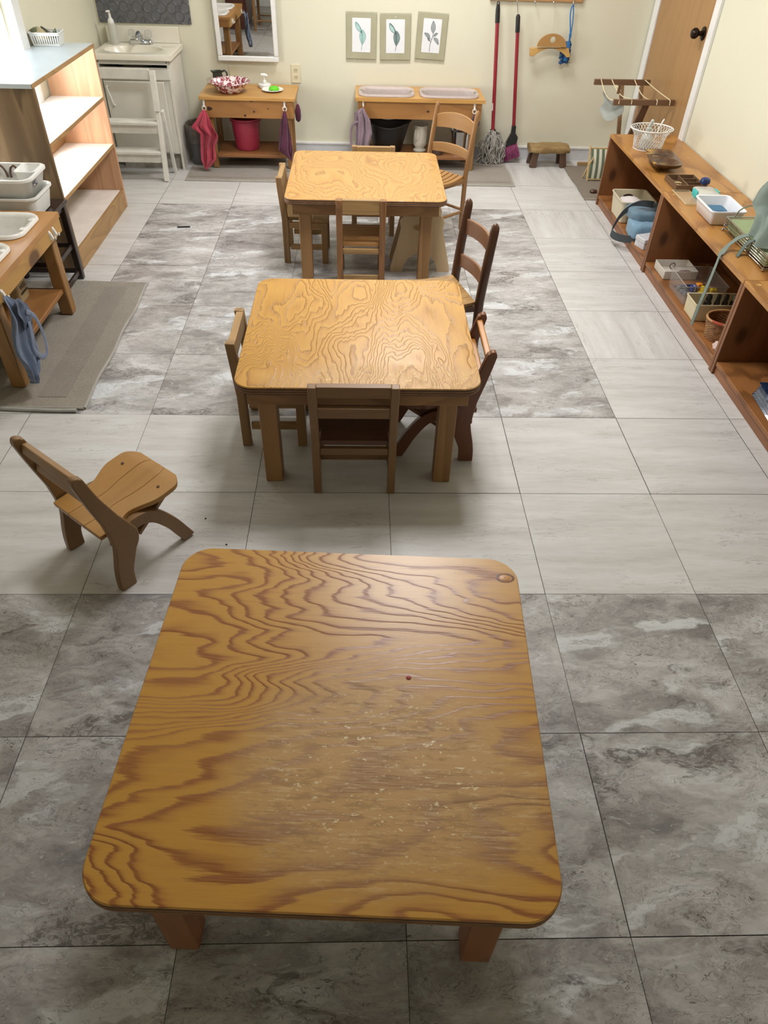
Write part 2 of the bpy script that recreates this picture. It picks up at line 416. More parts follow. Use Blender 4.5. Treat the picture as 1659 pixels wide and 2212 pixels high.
# left wall with the window opening
wy0, wy1, wz0, wz1 = 2.12, 2.92, 0.43, 2.05
lw = MB()
lw.b2((-WX-.1, WYF-.1, -.01), (-WX, wy0, WZ)).b2((-WX-.1, wy1, -.01), (-WX, WYB+.1, WZ))
lw.b2((-WX-.1, wy0, -.01), (-WX, wy1, wz0)).b2((-WX-.1, wy0, wz1), (-WX, wy1, WZ))
struct(lw.build('wall_left', M_wall))
win = MB()
win.b2((-WX-.02, wy1-.005, wz0-.07), (-WX+.014, wy1+.085, wz1+.07)).b2((-WX-.02, wy0-.085, wz0-.07), (-WX+.014, wy0+.005, wz1+.07))
win.b2((-WX-.02, wy0, wz1), (-WX+.014, wy1, wz1+.07)).b2((-WX-.02, wy0, wz0-.07), (-WX+.014, wy1, wz0))
for y in (wy0+.02, (wy0+wy1)/2, wy1-.02): win.b2((-WX-.075, y-.02, wz0), (-WX-.045, y+.02, wz1))
for z in (wz0+.02, 1.30, wz1-.02): win.b2((-WX-.075, wy0, z-.02), (-WX-.045, wy1, z+.02))
w1 = struct(win.build('window_1', M_trim, bevel=.002))
s_ = N('window_glass'); s_.fin((1, 1, 1, 1), 0.0, Transmission_Weight=1.0, IOR=1.02, Alpha=0.12); M_glass = s_.m
MB().b2((-WX-.062, wy0, wz0), (-WX-.058, wy1, wz1)).build('pane', M_glass, w1)
# baseboards
bb = MB().b2((-1.30, WYB-.012, 0), (WX, WYB, .085)).b2((-1.30, WYB-.016, .078), (WX, WYB, .090))
M_base = plain('baseboard_vinyl', 'c9cacd', 0.4, 0.02)
struct(MB().b2((-1.30, WYB-.010, .0), (WX, WYB, .078)).build('baseboard_back', M_base))
struct(MB().b2((-1.30, WYB-.016, .078), (WX, WYB, .092)).build('trim_1', M_trim, bevel=.002))
struct(MB().b2((WX-.012, WYF, 0), (WX, 3.14, .085)).build('baseboard_right', M_trim))
struct(MB().b2((-WX, WYF, 0), (-WX+.012, 3.0, .085)).build('baseboard_left', M_trim))
struct(MB().b2((-WX, WYF, 0), (WX, WYF+.012, .10)).build('baseboard_front', M_trim))
# door in the right wall, with its casing
struct(MB().b2((WX-.018, 4.165, 0), (WX, 4.250, 2.12)).b2((WX-.018, 3.205, 0), (WX, 3.275, 2.12)).b2((WX-.018, 3.205, 2.05), (WX, 4.25, 2.12)).build('trim_2', M_trim, bevel=.003))
M_door = wood('door_veneer', 'a8804f', '8d6437', 'Z', 8, 0.4, 3.1, 0.5)
dr = struct(MB().b2((WX-.008, 3.278, .01), (WX, 4.162, 2.05)).build('door_1', M_door))
M_bronze = metal('dark_bronze', '3a302c', 0.3)
kn = MB(); kprof = [(.001, 0), (.034, 0), (.034, .006), (.028, .010), (.012, .012), (.012, .030), (.020, .034), (.027, .045), (.026, .060), (.018, .070), (.001, .072)]
kn.lathe(kprof, 24); RY = Matrix.Rotation(radians(-90), 4, 'Y')
kn.v = [RY @ p + Vector((WX-.008, 3.345, .935)) for p in kn.v]
kn.build('door_knob', M_bronze, dr)
# ------------------------------------------------------------------ woods
M_ply_near = plywood('oak_ply_near', 'c2913f', 'b4813a', '935c30', 'X', 34, 0.33, 2.3, worn=(0.10, -0.15, 0.30, 0.24, 'e9dcb8', 1.0), relief=0.35, stretch=0.26, fscale=3.6, wscale=7, wamp=.15, fuzz=.55)
M_ply_mid = plywood('fir_ply_mid', 'c6974a', 'bb8a42', '8f6431', 'Y', 40, 0.30, 8.1, relief=0.8, stretch=0.36, thin=True, worn=(0.10, -0.33, 0.42, 0.10, 'ecd9a8', 0.45), fscale=4.2, wscale=10, wamp=.11)
M_ply_far = plywood('fir_ply_far', 'ca9b5a', 'bf8e4e', '9b703e', 'Y', 30, 0.33, 14.7, relief=0.4, stretch=0.42, thin=True, fscale=4.2, wscale=10, wamp=.10)
M_plyedge = plain('ply_edge', '5a4030', 0.6, 0.1)
M_plyedge2 = plain('ply_edge_pale', '9a7450', 0.6, 0.1)
M_fir_X = wood('fir_rail', 'a57a4a', '73502f', 'X', 22, 0.5, 1.3)
M_fir_Y = wood('fir_rail_side', 'a57a4a', '73502f', 'Y', 22, 0.5, 4.3)
M_fir_Z = wood('fir_leg', 'ad8350', '7d5834', 'Z', 24, 0.45, 2.2, 1.3, straight=True)
M_nearleg = wood('fir_leg_red', 'a0683f', '744628', 'Z', 20, 0.45, 6.2)

def build_table(label, cx, cy, w, d, h, rz, mtop, mleg, r=.06, over=.035, inset=.072):
    t = thing('plywood_table', label, 'table', (cx, cy, 0), rz)
    m = MB(); m.rrect((0, 0, 0), w, d, r, [(h-.003, 0), (h, .0022)], 16, cap=(False, True))
    f0 = len(m.f); m.cur = 1
    lv = [(h-.026, .002), (h-.024, 0)]
    m.rrect((0, 0, 0), w, d, r, [(h-.026, .0015), (h-.024, 0), (h-.003, 0)], 16, cap=(True, False))
    m.cur = 2
    for z in (h-.019, h-.011): m.rrect((0, 0, 0), w+.0010, d+.0010, r, [(z-.0020, 0), (z+.0010, 0)], 16, cap=(True, True))
    m.build('tabletop', [mtop, M_plyedge, M_plyedge2], t, angle=12)
    ax, ay = w/2-over, d/2-over; ah = .058; at = .022; z1 = h-.0262; z0 = z1-ah
    for sy in (-1, 1): MB().box((0, sy*(ay-at/2), (z0+z1)/2), (2*ax, at, ah)).build('apron', M_fir_X, t, .0015)
    for sx in (-1, 1): MB().box((sx*(ax-at/2), 0, (z0+z1)/2), (at, 2*ay-2*at-.002, ah)).build('apron', M_fir_Y, t, .0015)
    lw, ld = .058, .058
    for sx in (-1, 1):
        for sy in (-1, 1):
            MB().box((sx*(ax-.028-lw/2), sy*(ay-at-.001-ld/2), z1/2-.001), (lw, ld, z1-.004)).build('leg', mleg, t, .003)
    return t
T_near = build_table('large honey oak plywood table with chipped varnish, nearest the camera', -.137, -.616, .758, .762, .42, radians(-3.0), M_ply_near, M_nearleg, .065)
kt = MB(); kt.lathe([(.001, .0005), (.009, .0004), (.010, .0)], 20, (0, 0, .4201), sx=1.25, cap=False)
kt.build('knot', plain('knot_core', 'c08a55', .4), T_near).location = (.350, .322, 0)
kt = MB(); kt.lathe([(.0102, .0003), (.013, .0002), (.0145, 0)], 24, (0, 0, .4201), sx=1.5, cap=False)
kt.build('knot_ring', plain('knot_ring', '7a4a28', .45, .3, 90), T_near).location = (.350, .322, 0)
T_mid = build_table('middle blond plywood table with raised glossy grain along its front edge', -.105, .840, .765, .765, .42, 0, M_ply_mid, M_fir_Z)
T_far = build_table('farthest pale plywood table standing in front of the basin tables', -.077, 2.470, .780, .773, .42, 0, M_ply_far, M_fir_Z, .05)

# ------------------------------------------------------------------ box-framed children's chairs (front is local +Y)
def box_chair(label, loc, rz, mv, mx, my, mseat, H=.43, w=.235, d=.225, seatz=.235, lean=.02, backh=.062, mid=None, pw=.028, pd=.032, low_rear=True, group='small box-framed chairs at the tables', thin_back=True):
    t = thing('child_chair', label, 'chair', loc, rz, None)
    xs = w/2-pw/2
    for sx in (-1, 1):
        m = MB(); x = sx*xs
        m.add([(x+a*pw/2, y+b*pd/2, z) for z, y in ((0, 0), (seatz, 0), (H, -lean)) for a, b in ((-1, -1), (1, -1), (1, 1), (-1, 1))],
              [(3, 2, 1, 0), (8, 9, 10, 11)] + [(i*4+k, i*4+(k+1) % 4, i*4+4+(k+1) % 4, i*4+4+k) for i in (0, 1) for k in range(4)])
        m.build('back_post', mv, t, .003)
        MB().box((x, d-.012, (seatz-.018)/2), (pw, pd, seatz-.018)).build('front_leg', mv, t, .002)
        MB().box((x, d/2, seatz-.036), (pw*.62, d-.046, .030)).build('seat_rail', my, t, .0015)
        MB().box((x, d/2, .085), (pw*.62, d-.046, .026)).build('side_stretcher', my, t, .0015)
    yb = lambda z: -lean*(z-seatz)/(H-seatz)
    bt = .025
    MB().box((0, yb(H-backh/2)+.002, H-backh/2-.002), (w-2*pw+.001, bt, backh)).build('backrest', mx, t, .002)
    if mid: MB().box((0, yb(mid), mid), (w-2*pw+.001, bt*.8, .036)).build('back_slat', mx, t, .002)
    s = MB(); n = 3; dd = (d+.012)/n
    for k in range(n): s.box((0, -.004+dd*(k+.5)+.004, seatz-.009), ((w-2*pw-.002) if k == 0 else w-.002, dd-.0012, .018))
    s.build('seat', mseat, t, .0015)
    MB().box((0, d-.012, seatz-.036), (w-2*pw-.001, .016, .030)).build('seat_rail', mx, t, .0015)
    MB().box((0, .0, seatz-.040), (w-2*pw-.001, .016, .026)).build('seat_rail', mx, t, .0015)
    if low_rear: MB().box((0, .0, .050), (w-2*pw-.001, .016, .024)).build('rear_stretcher', mx, t, .0015)
    else: MB().box((0, d*.45, .085), (w-pw*1.7, .024, .026)).build('rear_stretcher', mx, t, .0015)
    return t
PX = wood('pine_grey_x', 'b08c58', '7d5f3a', 'X', 26, 0.5, 3.7, 1.0)
PY = wood('pine_grey_y', 'b08c58', '7d5f3a', 'Y', 26, 0.5, 5.1, 1.0)
PZ = wood('pine_grey_z', 'a98555', '6f5334', 'Z', 26, 0.5, 7.4, 1.2, straight=True)
RX_ = wood('pine_red_x', 'b4844a', '80552b', 'X', 22, 0.42, 2.7, 1.0)
RY_ = wood('pine_red_y', 'b4844a', '80552b', 'Y', 22, 0.42, 2.9, 1.0)
RZ_ = wood('pine_red_z', '9d6f42', '6a4426', 'Z', 20, 0.42, 9.4, 1.1)
BX = wood('birch_brown_x', '8d6b47', '6f5236', 'X', 12, 0.42, 1.9, .7)
BY = wood('birch_brown_y', '7b5a3c', '5f432c', 'Y', 12, 0.42, 1.1, .7)
BZ = wood('birch_brown_z', '8f6d48', '715338', 'Z', 12, 0.42, 6.6, .7)
M_dseat = wood('dark_seat', '6a432a', '4a2d1c', 'X', 14, 0.4, 4.4, .8)
box_chair('small pine box chair at the left side of the middle table', (-.515, .848, 0), radians(-90), PZ, PX, PY, PX, .42, .262, .215, .215, .016, .06, low_rear=False)
box_chair('brown slat-back child chair pushed under the front of the middle table', (-.118, .468, 0), 0, BZ, BX, BY, M_dseat, .455, .276, .205, .215, .052, .038, .345, pw=.026, pd=.030, low_rear=False)
box_chair('small pine chair at the left side of the farthest table', (-.495, 2.460, 0), radians(-90), PZ, PX, PY, PX, .435, .245, .215, .235, .018, .06, low_rear=False)
box_chair('reddish pine chair tucked in at the front of the farthest table', (-.100, 2.062, 0), 0, RZ_, PX, RY_, RX_, .438, .238, .235, .225, .022, .066, pw=.030)
box_chair('small pine chair behind the farthest table, only its post tops showing', (-.032, 2.935, 0), pi, PZ, PX, PY, PX, .425, .245, .20, .235, .012, .05, pw=.028)

# ------------------------------------------------------------------ curved-leg chairs (front is local +Y)
def smooth_outline(pts, n=8):
    out = []; m = len(pts)
    for i in range(m):
        p0, p1, p2, p3 = [Vector(pts[(i+k) % m]) for k in (-1, 0, 1, 2)]
        for j in range(n):
            t = j/n
            out.append(tuple(0.5*((2*p1)+(p2-p0)*t+(2*p0-5*p1+4*p2-p3)*t*t+(3*p1-p0-3*p2+p3)*t**3)))
    return out
def ribbon(path, widths, n=6):
    """outline around a smoothed centre path (y,z) with given widths"""
    P = [Vector(p) for p in path]; C = []; Wd = []
    for i in range(len(P)-1):
        p0, p1, p2, p3 = P[max(i-1, 0)], P[i], P[i+1], P[min(i+2, len(P)-1)]
        for j in range(n):
            t = j/n; C.append(0.5*((2*p1)+(p2-p0)*t+(2*p0-5*p1+4*p2-p3)*t*t+(3*p1-p0-3*p2+p3)*t**3)); Wd.append(widths[i]*(1-t)+widths[i+1]*t)
    C.append(P[-1]); Wd.append(widths[-1]); L = []; R = []
    for i, c in enumerate(C):
        tg = (C[min(i+1, len(C)-1)]-C[max(i-1, 0)]).normalized(); nn = Vector((-tg.y, tg.x))
        L.append(tuple(c+nn*Wd[i]/2)); R.append(tuple(c-nn*Wd[i]/2))
    return L, R
MYZ = lambda x: Matrix(((0, 0, 1, x), (1, 0, 0, 0), (0, 1, 0, 0), (0, 0, 0, 1)))   # local (u,v,w) -> (x=w, y=u, z=v)
def curved_chair(label, loc, rz, mleg, mseat, mslat, H=.445, w=.262):
    t = thing('curved_leg_chair', label, 'chair', loc, rz)
    th = .024
    for sx in (-1, 1):
        L, R = ribbon([(-.012, .0), (-.008, .06), (.012, .13), (.022, .175), (-.004, .26), (-.035, .35), (-.058, H-.012)], [.052, .052, .064, .084, .050, .038, .032])
        top = L[-1], R[-1]; mid = ((top[0][0]+top[1][0])/2, (top[0][1]+top[1][1])/2)
        cap = [(mid[0]-.013*cos(a)-.003*sin(a), mid[1]+.013*sin(a)) for a in [radians(25+130*k/6) for k in range(7)]]
        foot = []
        out = [(p[0], max(p[1], 0)) for p in L] + [(c[0], c[1]) for c in cap] + [(p[0], max(p[1], 0)) for p in R[::-1]]
        MB().prism(out, th, MYZ(sx*w/2)).build('back_post', mleg, t, .003, angle=28)
        L, R = ribbon([(.020, .150), (.075, .182), (.135, .165), (.185, .105), (.222, .035), (.240, .0)], [.050, .040, .040, .040, .040, .038])
        out = [(p[0], max(p[1], 0)) for p in L] + [(p[0], max(p[1], 0)) for p in R[::-1]]
        MB().prism(out, th*.9, MYZ(sx*(w/2-th-.001))).build('front_leg', mleg, t, .003, angle=28)
    # contoured seat in three boards, waist between the posts
    def hw(y):
        a = (w/2-.016-.0) if y < .03 else (w/2-.016)
        if y < .022: return w/2-.018
        if y < .17:
            q = (y-.022)/.148; return (w/2-.018-.024*sin(min(1, q*2.2)*pi/2)) if q < .3 else (w/2-.0390+.033*(.5-.5*cos((q-.3)/.7*pi)))
        e = max(0, (y-.205)/.055); return (w/2-.006) * (1 if e <= 0 else (1-.36*e**2.6))
    y0, y1 = -.036, .258
    def zt(x, y):
        return .208 + .030*((y+.03)/.29)**1.0 - .010*cos(x/(w/2)*pi/2)*sin(max(0, min(1, (y+.05)/.31))*pi) - .010*max(0, (y-.215)/.05)**2
    s = MB(); 
    for a, b in ((-1, -.345), (-.335, .335), (.345, 1)):
        s.grid(lambda u, v, a=a, b=b: ((a+(b-a)*u)*hw(y0+(y1-y0)*v), y0+(y1-y0)*v, zt((a+(b-a)*u)*hw(y0+(y1-y0)*v), y0+(y1-y0)*v)), 4, 24, .015)
    st = s.build('seat', mseat, t, .0015, angle=45)
    mpl = plain('plug', '4a3020', .6)
    for x, y in ((-.085, .04), (.085, .04), (-.085, .19), (.085, .19)): MB().lathe([(.0045, 0), (.0045, .002)], 12, (x, y, zt(x, y))).build('screw_plug', mpl, st)
    MB().beam((0, .215, .212), (0, .085, .120), w-.060, .012, (0, 0, 1)).build('seat_brace', mleg, t, .001)
    for z, yy in ((.412, -.050), (.340, -.032)):
        MB().beam((-w/2+th/2, yy, z), (w/2-th/2, yy, z), .020, .030, (0, .22, 1)).build('back_slat', mslat, t, .004)
    return t
M_cseat = wood('maple_seat', 'b08243', '8b602c', 'Y', 7, 0.36, 2.0, .5)
M_cleg = wood('maple_leg', '8e6b45', '6d5033', 'Z', 7, 0.42, 3.0, .5)
M_cslat = wood('maple_slat', 'a07c50', '7c5c38', 'X', 7, 0.42, 5.0, .5)
M_rleg = wood('red_leg', '76482c', '56321e', 'Z', 7, 0.36, 3.5, .5)
M_rslat = wood('amber_slat', 'b87a36', '8e5a24', 'X', 7, 0.3, 5.5, .5)
M_rseat = wood('red_seat', '7c4c2c', '5c361f', 'Y', 7, 0.36, 7.5, .5)
curved_chair('low curved-leg maple chair standing alone at left, turned away from the tables', (-.880, .128, 0), math.atan2(.77, .637)-pi/2, M_cleg, M_cseat, M_cslat)
curved_chair('dark curved-leg chair with an amber slat at the right of the middle table', (.272, .778, 0), radians(90), M_rleg, M_rseat, M_rslat, .445, .262)

# ------------------------------------------------------------------ ladder-back chairs with round-topped posts (front is local +Y)
def ladder_chair(label, loc, rz, mp, mseat, mslat, H, seatz, w, d, lean, slats, pr_=.018, saddle=.012, nsl=7, arch=.0, gap=.003, rung_z=.10):
    t = thing('ladder_back_chair', label, 'chair', loc, rz)
    def py(z): return 0 if z < seatz else -lean*((z-seatz)/(H-seatz))**1.1
    for sx in (-1, 1):
        zs = [0, seatz*.5, seatz, seatz+.08, seatz+.16, H-.03, H-.014, H-.005, H]
        rr = [pr_*.85, pr_*.95, pr_, pr_, pr_, pr_*.95, pr_*.82, pr_*.5, .001]
        MB().tube([(sx*w/2, py(z), z) for z in zs], rr, 12, flat=.78, up=(0, 1, 0)).build('back_post', mp, t, angle=60)
        MB().tube([(sx*(w/2-.018), d-.035, 0), (sx*(w/2-.018), d-.035, seatz-.012)], [.012, .015], 10).build('front_leg', mp, t)
        MB().tube([(sx*w/2, 0, rung_z), (sx*(w/2-.018), d-.035, rung_z)], .0085, 8).build('side_rung', mp, t)
        MB().beam((sx*(w/2-.002), 0, seatz-.030), (sx*(w/2-.018), d-.035, seatz-.030), .014, .022).build('seat_rail', mp, t, .002)
    MB().tube([(-w/2, 0, rung_z+.012), (w/2, 0, rung_z+.012)], .0085, 8).build('back_rung', mp, t)
    MB().tube([(-w/2+.018, d-.035, rung_z+.02), (w/2-.018, d-.035, rung_z+.02)], .0085, 8).build('front_rung', mp, t)
    for z0, z1, ar in slats:
        def fn(u, v):
            x = (u-.5)*(w-.02); bow = .022*(1-(2*u-1)**2)
            z = z0+(z1-z0)*v + ar*(1-(2*u-1)**2)*(.35+.65*v)
            return (x, py((z0+z1)/2)-bow, z)
        MB().grid(fn, 14, 4, -.010).build('back_slat', mslat, t, .0015, angle=50)
    s = MB()
    x0 = -w/2+.004; ww = (w-.008)/nsl
    for k in range(nsl):
        a, b = x0+ww*k, x0+ww*(k+1)-gap
        def fn(u, v):
            x = a+(b-a)*u; y = .016+(d-.016)*v
            xx = x*(1+.10*v)
            if v > .86: xx *= 1-.16*((v-.86)/.14)**2
            zz = seatz - saddle*sin(v*pi*.95)*(1-.25*(x/(w/2))**2) - .014*max(0, (v-.85)/.15)**2 + .004*v
            return (xx, y, zz)
        s.grid(fn, 2, 18, .015)
    s.build('seat', mseat, t, .0012, angle=40)
    return t
def cracked(name, a, b, c):
    s = N(name); v = s.coord(); m = s.map(v, (1, .10, 1)); nz = s.noise(m, 40, 6, .75); n2 = s.noise(m, 110, 5, .8)
    col = s.ramp(nz, [(.3, lin(c)), (.46, lin(b)), (.6, lin(a))])
    col = s.mix(s.math('MULTIPLY', s.smooth(n2, .56, .64), .7), col, lin(c))
    s.bump(n2, .6, .002); return s.fin(col, .5)
M_drk = wood('walnut_post', '5a3a28', '402718', 'Z', 8, .33, 2.4, .6)
M_dslat = wood('walnut_slat', '8e6444', '70492e', 'X', 8, .35, 2.9, .5)
M_crack = cracked('cracked_seat', 'ab8546', '957039', '4c351a')
M_tan = wood('tan_post', '9b7144', '7a5431', 'Z', 8, .38, 6.4, .5)
M_tslat = wood('tan_slat', 'b08450', '916837', 'X', 12, .38, 8.9, .5)
M_tseat = wood('tan_seat', 'a8793f', '8a5f2f', 'Y', 12, .38, 1.7, .5)
ladder_chair('tall dark ladder-back chair with a cracked plank seat, right of the middle table', (.346, 1.425, 0), radians(90+15), M_drk, M_crack, M_dslat, .612, .300, .274, .285, .030, [(.475, .535, .006), (.338, .392, .006)], .0195, .014, 5, gap=.0012)
ladder_chair('tan ladder-back chair with slatted seat and arched top rail, right of the farthest table', (.392, 2.965, 0), radians(90+46), M_tan, M_tseat, M_tslat, .622, .300, .282, .236, .062, [(.495, .560, .022), (.375, .420, .010)], .0165, .016, 8, gap=.007)

# ------------------------------------------------------------------ plywood stool with oval grip hole under the farthest table
M_birch = wood('birch_ply', 'd6bd95', 'bd9f72', 'Z', 9, .5, 4.1, .45)
def grip_stool():
    t = thing('plywood_stool', 'pale birch plywood stool with oval grip hole under the farthest table', 'stool', (.212, 2.262, 0))
    Hh, wb, wt = .30, .158, .095
    out = [(-wb, 0), (-wb+.004, .03), (-wt-.012, Hh-.075)] + [(-(wt-.03)-.052*cos(a), Hh-.062+.062*sin(a)) for a in [radians(20+70*k/6) for k in range(7)]]
    outer = out + [(-x, y) for x, y in out[::-1]]
    inner = [(.092*cos(radians(180-k*180/12))*-1, .098*sin(radians(k*180/12))) for k in range(13)]
    poly = outer + inner
    def board(y, name):
        # cut the oval by building the board from two halves around the hole
        m = MB(); M = Matrix(((1, 0, 0, 0), (0, 0, -1, y), (0, 1, 0, 0), (0, 0, 0, 1)))
        cx, cz, rx, rz_ = 0, .232, .048, .019
        hole = [(cx+rx*cos(radians(a)), cz+rz_*sin(radians(a))) for a in range(0, 360, 20)]
        bm = bmesh.new(); e = []
        for loop in (outer+[(p[0], p[1]) for p in inner], hole):
            vs = [bm.verts.new((x, z, 0)) for x, z in loop]
            e += [bm.edges.new((vs[i], vs[(i+1) % len(vs)])) for i in range(len(vs))]
        r = bmesh.ops.triangle_fill(bm, edges=e, use_beauty=True)
        fs = [f for f in bm.faces if not (abs(f.calc_center_median().x-cx) < rx*.7 and abs(f.calc_center_median().y-cz) < rz_*.7)]
        bm.verts.index_update(); P = [v.co.copy() for v in bm.verts]; F = [tuple(v.index for v in f.verts) for f in fs]
        n = len(P); be = {}
        for f in F:
            for i in range(len(f)):
                k = (f[i], f[(i+1) % len(f)]); be[k] = 1
        side = [(a, b, n+b, n+a) for a, b in be if (b, a) not in be]
        bm.free()
        vs = [M @ Vector((p.x, p.y, -.008)) for p in P] + [M @ Vector((p.x, p.y, .008)) for p in P]
        m.add(vs, F + [tuple(n+i for i in f[::-1]) for f in F] + side)
        return m.build(name, M_birch, t)
    board(0, 'side_board'); board(.16, 'side_board')
    MB().box((0, .08, .262), (.11, .143, .014)).build('seat', M_birch, t, .002)
    MB().box((0, .08, .150), (.20, .143, .014)).build('stretcher_board', M_birch, t, .002)
    m = MB()
    for x, z in ((-.06, .175), (.085, .18), (.07, .262)): m.lathe([(.004, 0), (.004, .001)], 10, (0, 0, 0))
grip_stool()

# ------------------------------------------------------------------ low shelf units along the right wall
M_sh_Y = plywood('shelf_top_ply', 'b17f43', 'a57239', '8c5c2b', 'Y', 9, .36, 3.3, relief=.1, stretch=.3, chips='dcb26a')
M_sh_B = plywood('shelf_bottom_ply', '946236', '8a5a30', '6f4624', 'Y', 9, .42, 6.3, relief=.1, stretch=.3, chips='c9a060')
M_sh_Z = wood('shelf_side_ply', '8f5a33', '6d4024', 'Z', 9, .42, 5.3, .6, knots=0)
M_sh_in = wood('shelf_inner_ply', '8a5832', '66401f', 'Z', 9, .42, 8.3, .8, knots=5.5)
M_sh_E = wood('shelf_edge', '95613a', '6f4426', 'Y', 14, .42, 8.8, .6)
M_chip = plain('bare_wood_chip', 'd6a95e', .5)
def shelf_unit(label, y0, y1, back_panel=True):
    t = thing('shelf_unit', label, 'shelf', (1.62, (y0+y1)/2, 0), 0, None)
    x0, x1, H, th = 1.425, 1.832, .415, .019
    e = .0015; yc = (y0+y1)/2
    def p(lo, hi, nm, m, bv=.002): return MB().b2(lo, hi).build(nm, m, t, bv, world=True)
    p((x0, y0+e, H-th), (x1, y1-e, H), 'top_panel', M_sh_Y)
    p((x0, y0+e, 0), (x1, y0+e+th, H-th-.0005), 'side_panel', M_sh_in)
    p((x0, y1-e-th, 0), (x1, y1-e, H-th-.0005), 'side_panel', M_sh_in)
    p((x0+.004, y0+th+e+.001, .041), (x1-.008, y1-th-e-.001, .060), 'bottom_shelf', M_sh_B)
    p((x0+.010, y0+th+e+.001, .0), (x0+.026, y1-th-e-.001, .0405), 'kick_board', M_sh_E)
    p((x1-.007, y0+th+e+.001, .0), (x1, y1-th-e-.001, H-th-.001), 'back_panel', M_sh_in)
    return t
shelf_unit('low orange-brown shelf unit nearest the back wall, holding the blue bag', 2.305, 3.335)
shelf_unit('low orange-brown shelf unit in the middle of the row, holding clear bin and wicker basket', 1.275, 2.305)
shelf_unit('low orange-brown shelf unit nearest the camera at the right edge, holding a navy tray', .245, 1.275)

# ------------------------------------------------------------------ pine shelf under the window, left
M_pn_Z = wood('pine_side_shaded', '917653', '523c22', 'Z', 34, .5, 1.4, 1.5, straight=True)  # near panel: backlit shade put into the pine colour
M_pn_Zi = wood('pine_side_lit', 'cfa07a', 'a5704a', 'Z', 20, .5, 3.4, .9, knots=4.2, straight=True)  # far panel: peach window glow put into the pine colour
M_pn_Y = wood('pine_rail', 'b08a58', '80603a', 'Y', 20, .5, 2.6, 1.0)
M_shelfw = plain('white_shelf_laminate', 'e6dcd4', .5, .04, 9)
M_lam = plain('pale_blue_laminate', 'c3ced3', .28, .03, 6)
def window_shelf():
    t = thing('window_bookcase', 'pine open bookcase with pale blue top below the left window', 'shelf', (-1.69, 2.68, 0))
    x0, x1, y0, y1, H = -1.832, -1.545, 2.205, 3.150, .848
    def p(lo, hi, nm, m, bv=.002): return MB().b2(lo, hi).build(nm, m, t, bv, world=True)
    p((x0, y0-.012, H-.018), (x1-.002, y1+.008, H), 'top_panel', M_lam, .001)
    p((x1-.002, y0-.012, H-.018), (x1+.002, y1+.008, H), 'top_edge', M_pn_Y, .001)
    p((x0, y0, 0), (x1, y0+.019, H-.019), 'side_panel', M_pn_Z)
    p((x0, y1-.019, 0), (x1, y1, H-.019), 'side_panel', M_pn_Zi)
    for z in (.600, .358): p((x0+.001, y0+.020, z-.018), (x1-.004, y1-.020, z), 'shelf_board', M_shelfw, .001); 
    for z in (.600, .358): p((x1-.0038, y0+.020, z-.018), (x1-.001, y1-.020, z), 'shelf_edge', M_pn_Y, .0008)
    p((x0+.001, y0+.020, .082), (x1-.020, y1-.020, .100), 'bottom_shelf', M_shelfw, .001)
    p((x1-.019, y0+.020, 0), (x1-.001, y1-.020, .101), 'front_rail', M_pn_Y)
    p((x0, y0+.020, .3585), (x0+.012, y1-.020, .392), 'back_rail', M_pn_Y)
window_shelf()

# ------------------------------------------------------------------ basin tables
BKX = wood('bench_rail', 'ab783f', '7b5028', 'X', 10, .42, 2.1, .6, knots=6)
BKY = wood('bench_rail_y', 'b98c45', '8f6530', 'Y', 10, .42, 1.1, .6, knots=5)
BTX = wood('bench_top', 'c4944f', '9f7035', 'X', 10, .4, 6.1, .5, knots=0)
BTY = wood('bench_top_y', 'b98546', '8f6230', 'Y', 10, .4, 6.6, .7, knots=0)
BLZ = wood('bench_leg', '9d7340', '744f29', 'Z', 14, .45, 3.1, .6)
BSX = wood('bench_shelf', '97653a', '6d4525', 'X', 14, .45, 9.1, .8)
BSY = wood('bench_shelf_y', '9c6b39', '704826', 'Y', 14, .45, 9.6, .8)
M_basin = plain('white_basin_plastic', 'e4e3e0', .3, .02)
def slab_with_holes(x0, x1, y0, y1, z0, z1, holes, r=.045):
    """board with rounded rectangular openings"""
    bm = bmesh.new(); e = []
    loops = [[(x0, y0), (x1, y0), (x1, y1), (x0, y1)]]
    for cx, cy, w, d in holes:
        l = []
        for q, (sx, sy) in enumerate(((1, 1), (-1, 1), (-1, -1), (1, -1))):
            for k in range(6):
                a = q*pi/2+k*pi/10; l.append((cx+sx*(w/2-r)+r*cos(a), cy+sy*(d/2-r)+r*sin(a)))
        loops.append(l)
    for l in loops:
        vs = [bm.verts.new((x, y, 0)) for x, y in l]; e += [bm.edges.new((vs[i], vs[(i+1) % len(vs)])) for i in range(len(vs))]
    bmesh.ops.triangle_fill(bm, edges=e, use_beauty=True)
    def inh(c): return any(abs(c.x-h[0]) < h[2]/2-r*.31 and abs(c.y-h[1]) < h[3]/2-r*.31 for h in holes)
    fs = [f for f in bm.faces if not inh(f.calc_center_median())]
    bm.verts.index_update(); P = [v.co.copy() for v in bm.verts]; F = [tuple(v.index for v in f.verts) for f in fs]; n = len(P)
    be = {(f[i], f[(i+1) % len(f)]): 1 for f in F for i in range(len(f))}
    side = [(a, b, n+b, n+a) for a, b in be if (b, a) not in be]; bm.free()
    return MB().add([(p.x, p.y, z1) for p in P]+[(p.x, p.y, z0) for p in P], F+[tuple(n+i for i in f[::-1]) for f in F]+side)
